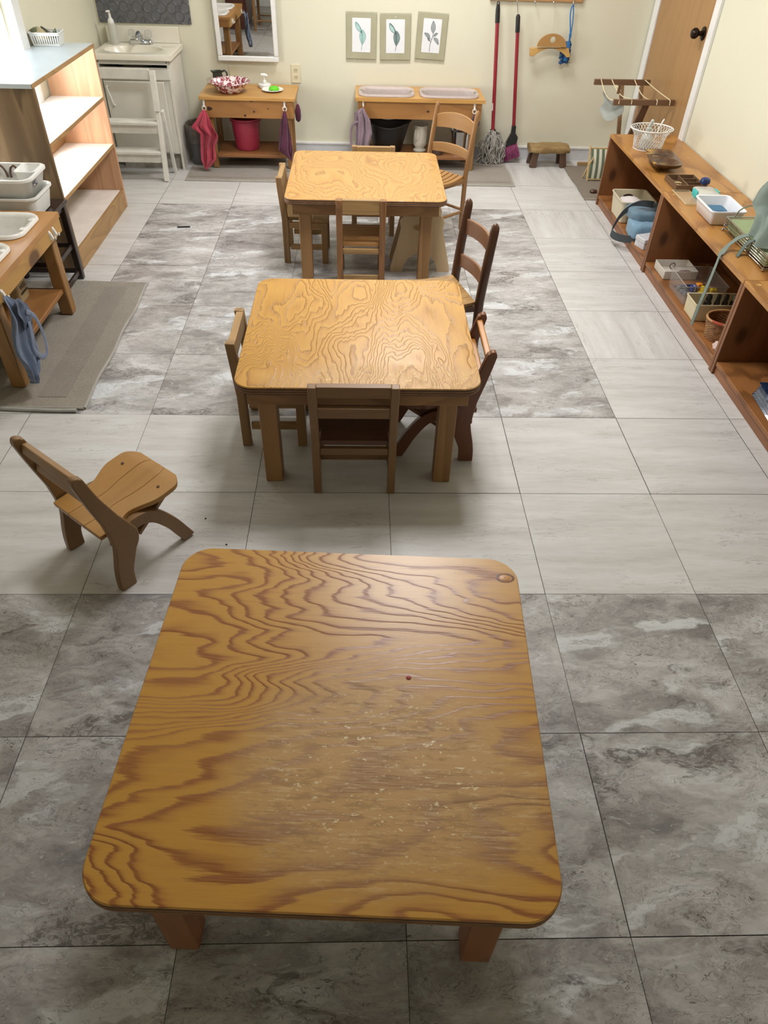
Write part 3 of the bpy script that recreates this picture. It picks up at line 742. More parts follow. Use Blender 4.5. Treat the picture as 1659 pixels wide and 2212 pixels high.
def basin_table(label, x0, x1, y0, y1, H, axis, mt, mr1, mr2, ms, holes=(), leg=.044, shelf_z=.10, shelf=True, flip=False, ah=.105):
    t = thing('basin_table', label, 'table', ((x0+x1)/2, (y0+y1)/2, 0))
    if holes: slab_with_holes(x0, x1, y0, y1, H-.022, H, holes).build('tabletop', mt, t, world=True)
    else: MB().b2((x0, y0, H-.022), (x1, y1, H)).build('tabletop', mt, t, .003, world=True)
    o = .018; z1 = H-.0225; z0 = z1-ah
    for a in (y0+o, y1-o-.019): MB().b2((x0+o, a, z0), (x1-o, a+.019, z1)).build('apron', mr1, t, .0015, world=True)
    for a in (x0+o, x1-o-.019): MB().b2((a, y0+o+.0195, z0), (a+.019, y1-o-.0195, z1)).build('apron', mr2, t, .0015, world=True)
    for a in (x0+o+.0195, x1-o-.0195-leg):
        for b in (y0+o+.0195, y1-o-.0195-leg): MB().b2((a, b, .0098 if b < 4.08 else 0), (a+leg, b+leg, z1-.001)).build('leg', BLZ, t, .003, world=True)
    if shelf: MB().b2((x0+o+.0195+leg+.001, y0+o+.006, shelf_z-.02), (x1-o-.0195-leg-.001, y1-o-.006, shelf_z)).build('lower_shelf', ms, t, .003, world=True)
    return t
basin_table('knotty pine wash table with speckled bowl on top, left below the mirror', -1.165, -.538, 3.855, 4.238, .455, 'X', BTX, BKX, BKY, BSX, leg=.036)
basin_table('long pine table with two clear tubs set in its top, under the leaf drawings', -.143, .722, 3.890, 4.238, .460, 'X', BTX, BKX, BKY, BSX, holes=((.066, 4.035, .315, .20), (.488, 4.035, .335, .20)), leg=.044)
tb = thing('basin_table', 'pine wash table with two white basins at the left edge', 'table', (-1.61, 1.40, 0))
def left_table():
    t = tb; H = .450; x0, x1, y0, y1 = -1.815, -1.415, 1.030, 1.790
    holes = ((-1.635, 1.600, .30, .23), (-1.635, 1.275, .30, .23))
    slab_with_holes(x0, x1, y0, y1, H-.022, H, holes).build('tabletop', BTY, t, world=True)
    z1 = H-.0225; z0 = z1-.058
    MB().b2((x1-.023, y0+.004, z0), (x1-.003, y1-.004, z1)).build('apron', BKY, t, .0015, world=True)
    MB().b2((x0+.003, y0+.004, z0), (x0+.022, y1-.004, z1)).build('apron', BKY, t, .0015, world=True)
    for b in (y0+.004, y1-.023): MB().b2((x0+.0225, b, z0), (x1-.0235, b+.019, z1)).build('apron', BKX, t, .0015, world=True)
    lg = .056
    for a in (x0+.03, x1-.027-lg):
        for b in (y0+.045, y1-.035-lg): MB().b2((a, b, .0115), (a+lg, b+lg, z1-.001)).build('leg', BLZ, t, .006, world=True)
    MB().b2((x0+.035, y0+.045+lg+.001, .118), (x1-.040, y1-.036-lg, .138)).build('lower_shelf', BSY, t, .003, world=True)
left_table()

# dark knots showing on the front aprons of the two back-wall tables
M_knot = plain('dark_knot', '3a2012', .5)
_bt = [o for o in COL.objects if o.name.startswith('basin_table')]
def apron_knots(tbl, items):
    for x, y, z, r in items:
        m = MB().lathe([(r, 0), (r*.6, .0004), (.0005, .0005)], 14, sx=1.35, sy=.9, cap=False, wob=lambda a, i: 1+.12*sin(3*a+x*50)); m.v = [Vector((p.x+x, y-p.z, p.y+z)) for p in m.v]
        m.build('knot', M_knot, tbl, world=True)
apron_knots(_bt[0], [(-1.105, 3.8728, 0.38, 0.013), (-0.825, 3.8728, 0.429, 0.006), (-0.719, 3.8728, 0.386, 0.004), (-0.814, 3.8728, 0.367, 0.006), (-0.875, 3.8728, 0.343, 0.007)])
apron_knots(_bt[1], [(0.345, 3.9078, 0.382, 0.007)])
# dark stand between the wash table and the bookcase
M_esp = plain('espresso_wood', '2a1d18', .3, .08, 20)
def dark_stand():
    t = thing('dark_stand', 'low espresso-brown stand squeezed between wash table and bookcase', 'table', (-1.66, 1.99, 0))
    x0, x1, y0, y1, H = -1.825, -1.508, 1.865, 2.135, .385
    MB().b2((x0, y0-.01, H-.018), (x1+.004, y1+.004, H)).build('tabletop', M_esp, t, .003, world=True)
    for a in (x0+.004, x1-.034):
        for b in (y0+.004, y1-.034): MB().b2((a, b, .0115 if b < 2.0 else 0), (a+.030, b+.030, H-.0185)).build('leg', M_esp, t, .004, world=True)
    for z in (.030, .16, .34):
        for a in (x0+.012, x1-.026): MB().b2((a, y0+.0345, z), (a+.012, y1-.0345, z+.022)).build('side_rail', M_esp, t, .002, world=True)
        for b in (y0+.012, y1-.026): MB().b2((x0+.0345, b, z), (x1-.0345, b+.012, z+.022)).build('cross_rail', M_esp, t, .002, world=True)
dark_stand()

ladder_chair('tan wooden adult-height chair by the left wall, seen only in the mirror', (-1.50, -.44, 0), radians(-90), M_tan, M_tseat, M_tslat, .80, .42, .36, .34, .05, [(.70, .76, .01), (.55, .60, .005)], .018, .01, 6)
# ------------------------------------------------------------------ left side things
M_white = plain('white_plastic', 'e6e6e2', .35, .02)
M_whitew = plain('white_paint_worn', 'dcdad2', .45, .05, 14)
M_black = plain('black_plastic', '151517', .35, .03)
M_chrome = metal('chrome', 'c9ccd0', .12)
M_steel = metal('brushed_steel', 'aeb0b2', .28)
def tub(name, label, cat, x, y, z, w, d, r, depth, mat, rim=.018, taper=.022, handles=None, group=None, th=.003, parent=None):
    """drop-in tub: rounded rectangular bowl with a rolled rim lying on z"""
    m = MB()
    m.rrect((0, 0, 0), w, d, r, [(-.004, -.001), (.004, 0), (.009, .004), (.007, rim*.7), (-.004, rim), (-depth*.5, rim+taper*.4), (-depth+.012, rim+taper), (-depth, rim+taper+.014)], 8, cap=(False, True))
    m.rrect((0, 0, 0), w, d, r, [(-.004, -.001), (-.006, rim-.004), (-depth*.5-.004, rim+taper*.4-th), (-depth-th, rim+taper+.010)], 8, cap=(False, True))
    return m
def basin_thing(label, x, y, z, w, d, depth=.085, mat=None, group=None):
    t = thing('wash_basin', label, 'basin', (x, y, z+.0065), 0, group)
    tub('', '', '', 0, 0, 0, w, d, .065, depth, mat, rim=.026, taper=.012).build('basin_bowl', mat, t, angle=50)
    for sy in (-1, 1):
        MB().rrect((w/2-.016, sy*.052, .0035), .024, .030, .008, [(0, 0), (.006, 0), (.009, .004)], 4).build('grip', mat, t)
    return t
basin_thing('white wash basin at the far end of the left-edge table', -1.635, 1.600, .450, .345, .275, mat=M_basin)
basin_thing('white wash basin partly cut off by the left edge of the photo', -1.635, 1.275, .450, .345, .275, mat=M_basin)

# dish rack: lower tub with a second tub inside, mug hooks and a cutlery cup
def dish_rack():
    t = thing('dish_rack', 'white plastic dish rack nested in a tub on the dark stand', 'dish rack', (-1.672, 1.955, .386))
    m = MB(); m.rrect((0, 0, 0), .300, .250, .045, [(0, .030), (.004, .022), (.085, .004), (.090, -.004), (.098, -.004), (.098, .006), (.088, .010), (.010, .026), (.008, .030)], 7, cap=(True, True))
    m.build('lower_tub', M_white, t, angle=45)
    m = MB(); m.rrect((0, 0, .078), .285, .238, .045, [(0, .030), (.004, .024), (.080, .002), (.086, -.008), (.096, -.008), (.096, .006), (.084, .008), (.012, .027), (.010, .030)], 7, cap=(True, True))
    tr = m.build('rack_tray', M_white, t, angle=45)
    cup = MB(); cup.rrect((.090, .050, .105), .085, .125, .020, [(0, .012), (.062, .001), (.068, -.004), (.072, -.004), (.072, .003), (.062, .006), (.006, .015)], 6, cap=(True, True))
    cup.build('cutlery_cup', M_white, t, angle=45)
    mb_ = plain('brown_loop', '5d4636', .5)
    for k, x in enumerate((-.115, -.055, .005)):
        MB().tube([(x+.022*cos(a), .096-.002*k, .120+.050*sin(a)) for a in [pi*i/12 for i in range(13)]], .005, 8).build('brown_hook', mb_, t)
        MB().tube([(x+.024*cos(a), -.02-.01*k, .098+.045*sin(a)) for a in [pi*i/12 for i in range(13)]], .0045, 8).build('plate_prong', M_white, t)
    # printed sticker on the cup side
    MB().box((.1405, -.040, .140), (.0006, .042, .020)).build('sticker', plain('sticker_grey', '4c4a55', .5), t)
    MB().box((.1410, -.052, .137), (.0006, .016, .007)).build('sticker_print', plain('sticker_pale', 'c6bcb6', .5), t)
    MB().box((.1410, -.030, .144), (.0006, .010, .010)).build('sticker_print', plain('sticker_pale', 'b8b4c0', .5), t)
dish_rack()

# slotted white basket on the bookcase
def slot_basket():
    t = thing('slotted_basket', 'white slotted plastic basket of dried leaves on the blue-topped bookcase', 'basket', (-1.755, 3.085, .8485), radians(4))
    w, d, h = .150, .115, .062
    m = MB(); m.rrect((0, 0, 0), w, d, .010, [(0, .010), (.003, .010)], 3, cap=(True, True))
    m.build('basket_base', M_white, t)
    sd = MB()
    for sgn, ax in ((-1, 'y'), (1, 'y'), (-1, 'x'), (1, 'x')):
        L = w if ax == 'y' else d; n = 11 if ax == 'y' else 9
        for k in range(n+1):
            u = -L/2+.010+(L-.02)*k/n
            a = (u*.93, sgn*(d/2-.009), .002) if ax == 'y' else (sgn*(w/2-.009), u*.93, .002)
            b = (u, sgn*(d/2-.001), h-.008) if ax == 'y' else (sgn*(w/2-.001), u, h-.008)
            sd.beam(a, b, .0055, .0025, (0, 1, 0) if ax == 'y' else (1, 0, 0))
        for z0, z1, i0, i1 in ((.0, .010, .0095, .0085), (h-.016, h-.006, .003, .001)):
            for zz, ii, z2, i2 in ((z0, i0, z1, i1),):
                if ax == 'y': sd.add([(-L/2+ii, sgn*(d/2-ii), zz), (L/2-ii, sgn*(d/2-ii), zz), (L/2-i2, sgn*(d/2-i2), z2), (-L/2+i2, sgn*(d/2-i2), z2),
                                      (-L/2+ii, sgn*(d/2-ii-.0025), zz), (L/2-ii, sgn*(d/2-ii-.0025), zz), (L/2-i2, sgn*(d/2-i2-.0025), z2), (-L/2+i2, sgn*(d/2-i2-.0025), z2)], [(0, 1, 2, 3), (7, 6, 5, 4), (0, 4, 5, 1), (3, 2, 6, 7)])
                else: sd.add([(sgn*(w/2-ii), -L/2+ii, zz), (sgn*(w/2-ii), L/2-ii, zz), (sgn*(w/2-i2), L/2-i2, z2), (sgn*(w/2-i2), -L/2+i2, z2),
                              (sgn*(w/2-ii-.0025), -L/2+ii, zz), (sgn*(w/2-ii-.0025), L/2-ii, zz), (sgn*(w/2-i2-.0025), L/2-i2, z2), (sgn*(w/2-i2-.0025), -L/2+i2, z2)], [(0, 1, 2, 3), (7, 6, 5, 4), (0, 4, 5, 1), (3, 2, 6, 7)])
    sd.build('slotted_sides', M_white, t, angle=30)
    rm = MB(); rm.rrect((0, 0, 0), w, d, .010, [(h-.008, -.001), (h-.004, -.005), (h-.001, -.005), (h-.001, .003), (h-.008, .003), (h-.008, -.001)], 3, cap=(False, False))
    rm.build('rim', M_white, t)
slot_basket()
M_leaf = [cloth('leaf_olive', '6f7556', .2), cloth('leaf_tan', 'b9ad88', .1), cloth('leaf_dark', '4c5140', .2)]
for k, (x, y, rz, L) in enumerate(((-1.795, 3.085, .5, .10), (-1.765, 3.070, -.35, .085), (-1.735, 3.10, .2, .09), (-1.725, 3.075, -.6, .08))):
    f = lambda u, v, L=L: ((v-.5)*L, (u-.5)*.030*sin(pi*min(.98, max(.02, v)))*2, .012*cos((u-.5)*4)+.018*sin(v*4+k))
    o = MB().grid(f, 6, 10, .001).build('dried_leaf', M_leaf[k % 3], None, loc=(x, y, .895+.003*k), rz=rz)
    tag(o, ['curled olive leaf at the left in the slotted basket', 'pale tan leaf in front in the slotted basket', 'dark leaf at the back of the slotted basket', 'small olive leaf at the right in the slotted basket'][k], 'leaf')

# hooks on the left table and the denim apron
M_hook = plain('white_hook', 'e8e6e0', .3, .01)
def hook_thing(label, x, y, z, n, rz):
    """adhesive hook: base plate and a curled prong, facing local +X"""
    t = thing('adhesive_hook', label, 'hook', (x, y, z), rz)
    o = MB().rrect((0, 0, 0), .016, .040, .006, [(0, 0), (.003, .001)], 4).build('hook_plate', M_hook, t); o.rotation_euler = (radians(90), 0, radians(90)); o.location = (.0, 0, 0)
    MB().tube([(.003, 0, .012), (.008, 0, -.004), (.014, 0, -.016), (.021, 0, -.013), (.022, 0, -.004)], [.004, .0045, .004, .0038, .003], 8, flat=1.4).build('prong', M_hook, t)
    return t
hook_thing('white hook near the far corner of the left-edge wash table', -1.4175, 1.645, .402, 1, 0)
hook_thing('second white hook beside the corner hook on the left wash table', -1.4175, 1.690, .402, 1, 0)
hook_thing('white hook holding the denim apron at the left edge', -1.4175, 1.105, .395, 1, 0)
M_denim = cloth('denim', '6d7a92', .14, 500)
M_denimd = cloth('denim_dark', '4f5a70', .14, 500)
def smooth3(pts, n=6, closed=False):
    P = [Vector(p) for p in pts]; out = []; m = len(P)
    for i in range(m if closed else m-1):
        g = (lambda k: P[k % m]) if closed else (lambda k: P[max(0, min(m-1, k))])
        p0, p1, p2, p3 = g(i-1), g(i), g(i+1), g(i+2)
        for j in range(n):
            t = j/n; out.append(0.5*((2*p1)+(p2-p0)*t+(2*p0-5*p1+4*p2-p3)*t*t+(3*p1-p0-3*p2+p3)*t**3))
    if not closed: out.append(P[-1])
    return out
def hang_outline(t, L, R, mat, name='cloth_body', axis='x', depth=.02, folds=4, seed=0.0, thick=.003, out=0.0, nu=30, nv=44):
    """hanging cloth between a left and a right edge given as (along, height) points; folds stand out from the hanging plane"""
    O = t.location; z1, z0 = L[0][1], min(L[-1][1], R[-1][1])
    def at(P, z):
        for a, b in zip(P, P[1:]):
            if a[1] >= z >= b[1]: return a[0]+(b[0]-a[0])*((a[1]-z)/max(1e-6, a[1]-b[1]))
        return P[-1][0]
    def f(u, v):
        z = z1+(z0-z1)*(v**1.0); a, b = at(L, max(z, L[-1][1])), at(R, max(z, R[-1][1]))
        if a > b: a = b = (a+b)/2
        w = b-a; s_ = a+w*u; k = min(1, v*4)
        d = depth*k*(.5+.5*sin(u*folds*pi+seed+2.0*v))+.25*depth*k*sin(u*folds*7.3+v*9+seed)+out*v+.3*depth*sin(v*8+seed)*k
        if axis == 'x': return Vector((s_, O.y-.004-d, z-.010*sin(u*pi*2+seed)*v*(1-v)))-O
        return Vector((O.x+.004+d, s_, z-.010*sin(u*pi*2+seed)*v*(1-v)))-O
    return MB().grid(f, nu, nv, thick).build(name, mat, t, angle=70)
def denim_apron():
    t = thing('denim_apron', 'crumpled blue-grey denim apron hanging from the left wash table', 'apron', (-1.402, 1.085, .395))
    L = [(1.066, .400), (1.040, .350), (1.004, .255), (.988, .200), (.997, .141), (.992, .105), (1.012, .078)]
    R = [(1.090, .400), (1.125, .366), (1.158, .325), (1.156, .285), (1.138, .220), (1.118, .150), (1.070, .105), (1.014, .074)]
    hang_outline(t, L, R, M_denim, 'apron_cloth', 'y', .026, 4, .6, out=.012)
    L = [(1.070, .385), (1.060, .340), (1.070, .285), (1.078, .270)]; R = [(1.098, .385), (1.140, .345), (1.150, .300), (1.120, .272)]
    o = hang_outline(t, L, R, M_denimd, 'pocket', 'y', .010, 2, 2.0, nu=12, nv=14); o.location.x = .032
    lp = [Vector((-1.352, a, b))-t.location for a, b in ((1.105, .330), (1.150, .290), (1.172, .243), (1.177, .170), (1.155, .126), (1.105, .138), (1.072, .189), (1.090, .245), (1.100, .290))]
    MB().tube(smooth3(lp, 6), .011, 8, flat=.22, up=(0, 1, 0)).build('strap', M_denim, t, angle=60)
denim_apron()
# grain sack / tin on the lower shelf of the left table
def sack():
    t = thing('storage_tin', 'cream storage tin lettered WEL on the lower shelf of the left table', 'tin', (-1.640, 1.600, .1385))
    m = MB(); m.rrect((0, 0, 0), .12, .10, .016, [(0, .002), (.085, 0), (.090, .004)], 5); m.build('tin_body', plain('tin_cream', 'b7a682', .4), t)
    text_mesh('lettering', 'WEL', .034, plain('ink', '2c261f', .5), t, Matrix.Translation((.0604, 0, .060)) @ Matrix.Rotation(pi/2, 4, 'Z') @ Matrix.Rotation(pi/2, 4, 'X'))
    MB().box((.0602, 0, .036), (.0008, .07, .010)).build('printed_band', plain('ink2', '3c352c', .5), t)
sack()

# rugs
def rug_mat(name, col):
    s = N(name); c = lin(col); v = s.coord(); a = s.noise(v, 240, 3, .7); b = s.noise(v, 9, 3)
    d = tuple(x*.72 for x in c[:3])+(1,); l = tuple(min(1, x*1.2) for x in c[:3])+(1,)
    s.bump(a, .9, .004); return s.fin(s.mix(s.math('MULTIPLY', s.smooth(b, .35, .7), .25), s.ramp(a, [(.32, d), (.66, l)]), d), .98)
M_rug = rug_mat('rug_grey', '989186'); M_rugd = rug_mat('rug_border', '918a80')
M_hem = cloth('rug_hem', 'a5a098', .08)
def rug(label, x0, x1, y0, y1, z=.011, bands=(), wavy=.004, mat=None, mat2=None, hem=None):
    t = thing('rug', label, 'rug', ((x0+x1)/2, (y0+y1)/2, 0))
    def g(u, v):
        x = x0+(x1-x0)*u; y = y0+(y1-y0)*v
        ex = wavy*sin(y*15)*(u > .98) - wavy*sin(y*15)*(u < .02); ey = wavy*sin(x*11)*(v > .98)
        return (x+ex-t.location.x, y+ey-t.location.y, z+.0015*sin(x*9+y*7))
    MB().grid(g, 40, 48, z*.95).build('rug_pile', mat or M_rug, t, angle=30)
    for a0, a1, b0, b1 in bands:
        MB().grid(lambda u, v: (x0+(x1-x0)*(a0+(a1-a0)*u)-t.location.x, y0+(y1-y0)*(b0+(b1-b0)*v)-t.location.y, z+.0016+.0015*sin((x0+(x1-x0)*(a0+(a1-a0)*u))*9+(y0+(y1-y0)*(b0+(b1-b0)*v))*7)), 12, 40, .004).build('border_band', mat2 or M_rugd, t)
    e = []
    for i in range(41): e.append((x1-t.location.x+wavy*sin((y0+(y1-y0)*i/40)*15), y0+(y1-y0)*i/40-t.location.y, z*.6))
    MB().tube(e, .006, 8).build('hem', hem or M_hem, t)
    MB().tube([(x0+(x1-x0)*i/20-t.location.x, y0-t.location.y, z*.6) for i in range(21)], .006, 8).build('hem', hem or M_hem, t)
    return t
rug('grey bath rug on the floor under the left wash table', -1.79, -1.178, .945, 2.062, .010, ((.68, .86, .06, .94),))
rug('long taupe rug in front of the two back-wall tables', -1.285, .945, 3.635, 4.10, .008, ((.01, .99, .10, .16), (.01, .99, .86, .92)), .003, rug_mat('rug_taupe', '9d968d'), rug_mat('rug_taupe2', '928b82'))
rug('brown rug in the back right corner under the striped folding chair', 1.372, 1.81, 3.400, 4.09, .008, (), .004, rug_mat('rug_brown', '8a8074'), None, rug_mat('rug_fringe', 'a39a8a'))
tag(MB().tube(smooth3([(-1.62, .93, .022), (-1.55, .935, .024), (-1.50, .938, .020)], 5), [.020+.006*sin(i*.6) for i in range(11)], 12).build('black_object', M_black, None), 'rounded black object on the floor at the left edge beside the rug', 'object')  # unidentified black object, built as a plain rounded shape
tag(MB().tube(smooth3([(-1.495, .936, .008), (-1.40, .930, .008), (-1.28, .926, .008), (-1.20, .927, .008)], 6), .0075, 8).build('cord', plain('cord_grey', 'a8a8a4', .5), None), 'grey cord lying along the near edge of the left rug', 'cord')
tag(MB().box((-1.140, 2.815, .004), (.074, .010, .007), .12).build('hair_comb', M_black, None, .002), 'small black comb dropped on the marbled tiles', 'comb')
_c = MB()
tag(MB().lathe([(.001, 0), (.0045, 0), (.004, .0012), (.001, .0016)], 9, (.0, -.575, .4205), sx=1.2).build('red_crumb', plain('red_wax', '9c1a1a', .5), None), 'tiny red crumb on the nearest table top', 'crumb')
for k, (x, y) in enumerate(((-.605, .325), (-.52, .205))):
    tag(MB().lathe([(.001, 0), (.0035, .0), (.003, .002), (.001, .003)], 8, (x, y, 0)).build('black_crumb', M_black, None), ['tiny black crumb on the pale floor left of the middle table', 'tiny black crumb on the floor just behind the nearest table'][k], 'crumb')

# ------------------------------------------------------------------ vanity, backsplash and step stool
M_van = plain('vanity_white', 'd9d6cc', .5, .03, 8)
M_vtop = plain('vanity_top', 'e6e1d3', .2, .01)
def vanity():
    t = thing('vanity_cabinet', 'white vanity cabinet with cultured marble sink top in the back left corner', 'cabinet', (-1.56, 4.05, 0))
    x0, x1, y0, y1, H = -1.800, -1.302, 3.835, 4.236, .680
    m = MB()
    # top with oval bowl: ring fan between rectangle and ellipse
    cx, cy, rx, ry = -1.575, 4.025, .185, .125; n = 48
    rect = []
    for k in range(n):
        a = 2*pi*k/n; c, s = cos(a), sin(a)
        tt = min(((x1-cx) if c > 0 else (cx-x0))/max(abs(c), 1e-6), ((y1-cy) if s > 0 else (cy-y0))/max(abs(s), 1e-6))
        rect.append((cx+c*tt, cy+s*tt))
    # snap corners
    for co in ((x0, y0), (x1, y0), (x1, y1), (x0, y1)):
        i = min(range(n), key=lambda q: (rect[q][0]-co[0])**2+(rect[q][1]-co[1])**2); rect[i] = co
    rings = [[(x, y, H-.030) for x, y in rect], [(x, y, H-.003) for x, y in rect], [(x*.99+cx*.01, y*.99+cy*.01, H) for x, y in rect]]
    for rr, z in ((1.06, H), (1.0, H-.004), (.93, H-.030), (.78, H-.070), (.5, H-.095), (.15, H-.102), (.02, H-.102)):
        rings.append([(cx+rx*rr*cos(2*pi*k/n), cy+ry*rr*sin(2*pi*k/n), z) for k in range(n)])
    vs = [p for r_ in rings for p in r_]
    fs = [(i*n+k, i*n+(k+1) % n, (i+1)*n+(k+1) % n, (i+1)*n+k) for i in range(len(rings)-1) for k in range(n)]
    m.add(vs, fs); m.build('sink_top', M_vtop, t, world=True, angle=40)
    MB().b2((x0+.01, y1-.002, H), (x1-.015, y1+.018, H+.092)).build('backsplash_ledge', M_vtop, t, .003, world=True)
    bx0, bx1, by0, by1 = x0+.018, x1-.022, y0+.030, y1-.002
    for a, b in (((bx0, by0, .09), (bx0+.016, by1, H-.031)), ((bx1-.016, by0, .0), (bx1, by1, H-.031))): MB().b2(a, b).build('side_panel', M_van, t, .001, world=True)
    MB().b2((bx0, by0-.004, H-.058), (bx1, by0+.012, H-.031)).build('top_rail', M_van, t, .001, world=True)
    MB().b2((bx0+.02, by0+.004, .10), (bx1-.0165, by0+.014, H-.075)).build('front_frame', M_van, t, .001, world=True)
    MB().b2((bx0+.017, by1-.012, .02), (bx1-.017, by1-.004, H-.12)).build('inner_back', M_black, t, world=True)
    dr_ = MB().b2((bx0+.026, by0-.018, .115), (bx1-.05, by0-.0005, H-.150)).build('door', M_van, t, .003, world=True)
    MB().b2((bx0+.01, by0-.008, H-.140), (bx1-.004, by0+.003, H-.082)).build('false_front', M_van, t, .002, world=True)
    MB().b2((bx0+.04, by0+.045, 0), (bx1-.017, by0+.060, .088)).build('toe_kick', plain('toe_grey', 'a9a59b', .6, .1), t, world=True)
    h = MB().tube(smooth3([(-1.735, by0-.018, .505), (-1.735, by0-.038, .498), (-1.722, by0-.042, .450), (-1.712, by0-.038, .402), (-1.712, by0-.018, .395)], 5), .005, 8)
    h.v = [p-t.location for p in h.v]; o = h.build('handle', M_white, dr_)
    for x in (bx0+.012, bx1-.014):
        o = MB().lathe([(.004, 0), (.004, .003)], 10).build('screw', M_black, t); o.location = (x-t.location.x, by0-.004-t.location.y, H-.044); o.rotation_euler = (pi/2, 0, 0)
    MB().lathe([(.001, 0), (.042, 0), (.044, .002), (.040, .0015), (.001, .0008)], 24, (-1.372, 4.130, H+.0002), sx=1.0, sy=.75).build('soap_recess', M_vtop, t, world=True)
vanity()
def faucet():
    t = thing('faucet', 'chrome two-handle faucet with clear knobs on the vanity', 'faucet', (-1.560, 4.190, .6805))
    MB().rrect((0, 0, 0), .150, .046, .016, [(0, 0), (.018, .001), (.026, .008)], 5).build('deck_plate', M_chrome, t, angle=50)
    MB().tube(smooth3([(0, 0, .020), (0, -.010, .050), (0, -.045, .062), (0, -.090, .042), (0, -.098, .032)], 5), [.017, .017, .016, .016, .016, .016, .015, .015, .015, .015, .014, .014, .013, .013, .012, .012, .012, .012, .012, .011, .010], 12, flat=1.1).build('spout', M_chrome, t, angle=60)
    ac = clearp('acrylic', 'f2f4f4', .05, .75, .9)
    for sx in (-1, 1):
        MB().lathe([(.012, .024), (.012, .034), (.022, .040), (.024, .055), (.022, .072), (.014, .078), (.001, .080)], 10, (sx*.055, 0, 0)).build('knob', ac, t, angle=20)
faucet()
def soap_bottle():
    t = thing('soap_dispenser', 'clear pump soap bottle on the left of the vanity sink', 'bottle', (-1.726, 4.165, .6805))
    mt = plain('frosted', 'dcdcd4', .25, .02, Transmission_Weight=.35, IOR=1.3)
    MB().lathe([(.001, 0), (.026, 0), (.028, .004), (.027, .10), (.024, .108), (.020, .114), (.001, .114)], 24).build('bottle_body', mt, t)
    MB().lathe([(.020, .114), (.021, .117), (.018, .132), (.010, .142), (.008, .145), (.007, .168), (.001, .169)], 20).build('pump_collar', M_white, t)
    MB().beam((0, .006, .176), (-.010, -.028, .180), .014, .014, w1=.010, h1=.010).build('pump_nozzle', M_white, t, .003)
soap_bottle()
def tin_panel():
    s = N('pressed_tin'); v = s.coord(); sep = s.n('ShaderNodeSeparateXYZ'); s.l(v, sep.inputs[0])
    P = .1535
    def cell(a): return s.math('SUBTRACT', s.math('FRACT', s.math('ADD', s.math('DIVIDE', a, P), 100.0)), .5)
    u, w = cell(sep.outputs[0]), cell(sep.outputs[2])
    au, aw = s.math('ABSOLUTE', u), s.math('ABSOLUTE', w)
    def ring(cu, cw, r):
        a, b = s.math('SUBTRACT', au, cu), s.math('SUBTRACT', aw, cw)
        d = s.math('SQRT', s.math('ADD', s.math('MULTIPLY', a, a), s.math('MULTIPLY', b, b)))
        return s.smooth(s.math('ABSOLUTE', s.math('SUBTRACT', d, r)), .03, .005)
    h = s.math('MAXIMUM', ring(.28, 0, .19), ring(0, .28, .19)); h = s.math('MAXIMUM', h, ring(.0, .0, .12)); h = s.math('MAXIMUM', h, ring(.5, .5, .16))
    tp = s.smooth(s.noise(v, 130, 3, .7), .5, .62)
    mid = s.math('MULTIPLY', s.smooth(s.math('ABSOLUTE', s.math('SUBTRACT', au, aw)), .05, .02), tp)
    h = s.math('MAXIMUM', h, mid)
    s.bump(s.math('ADD', h, s.math('MULTIPLY', tp, .25)), .9, .006)
    m = s.fin(lin('787a80'), .42, Metallic=.75)
    t = thing('pressed_tin_panel', 'embossed grey tin backsplash panel on the wall above the sink', 'panel', (-1.525, WYB-.004, .95))
    for x0, x1 in ((-.300, -.0008), (.0008, .300)):
        MB().b2((x0, -.004, -.165), (x1, .0, .20)).build('tin_tile', m, t)
tin_panel()
def step_stool():
    t = thing('step_stool', 'white painted wooden folding step stool in front of the vanity', 'step stool', (-1.58, 3.73, 0))
    def beam(a, b, w, h, nm, up=(0, 0, 1), bv=.002, mt=M_whitew): m = MB().beam(a, b, w, h, up); return m.build(nm, mt, t, bv, world=True)
    xl, xr = -1.765, -1.400
    for x in (xl, xr):
        beam((x, 3.620, 0), (x, 3.700, .395), .026, .045, 'front_leg', (0, 1, 0))
        beam((x+.026*(1 if x == xr else -1)*.9, 3.800, 0), (x+.026*(1 if x == xr else -1)*.9, 3.715, .400), .018, .034, 'rear_leg', (0, 1, 0))
        beam((x-.002, 3.685, .400), (x-.002, 3.720, .620), .034, .030, 'back_post', (0, 1, 0))
    beam((xl+.018, 3.722, .600), (xr-.020, 3.722, .600), .016, .055, 'top_rail')
    for z, y in ((.335, 3.683), (.170, 3.650)):
        beam((xl+.014, y+.045, z), (xr-.014, y+.045, z), .050, .016, 'step_board')
        beam((xl+.014, y-.012, z), (xr-.014, y-.012, z), .052, .016, 'step_board')
        beam((xl+.014, y-.010, z-.036), (xr-.014, y-.010, z-.036), .012, .050, 'step_apron')
step_stool()
def trash():
    t = thing('waste_bin', 'dark grey waste bin with a translucent bag between vanity and wash table', 'bin', (-1.235, 4.02, 0))
    mg = plain('bin_grey', '55565c', .45, .05)
    MB().lathe([(.001, 0), (.062, 0), (.066, .004), (.082, .24), (.085, .245), (.080, .245), (.062, .02), (.001, .018)], 28, sx=.85, sy=1.15, cap=False).build('bin_body', mg, t)
    bagm = plain('bag_film', '6c645c', .25, .15, 20, Alpha=.75)
    MB().lathe([(.083, .15), (.087, .20), (.088, .245), (.086, .262), (.080, .258), (.070, .22), (.06, .16)], 40, sx=.87, sy=1.17, cap=False, wob=lambda a, i: 1+.03*sin(a*9+i)+.02*sin(a*17)).build('bin_bag', bagm, t)
    MB().lathe([(.001, .0), (.03, .01), (.04, .04), (.02, .07), (.001, .075)], 12, (0, 0, .17), wob=lambda a, i: 1+.2*sin(a*3)).build('crumpled_rubbish', plain('pink_rubbish', 'c4505f', .6), t)
trash()
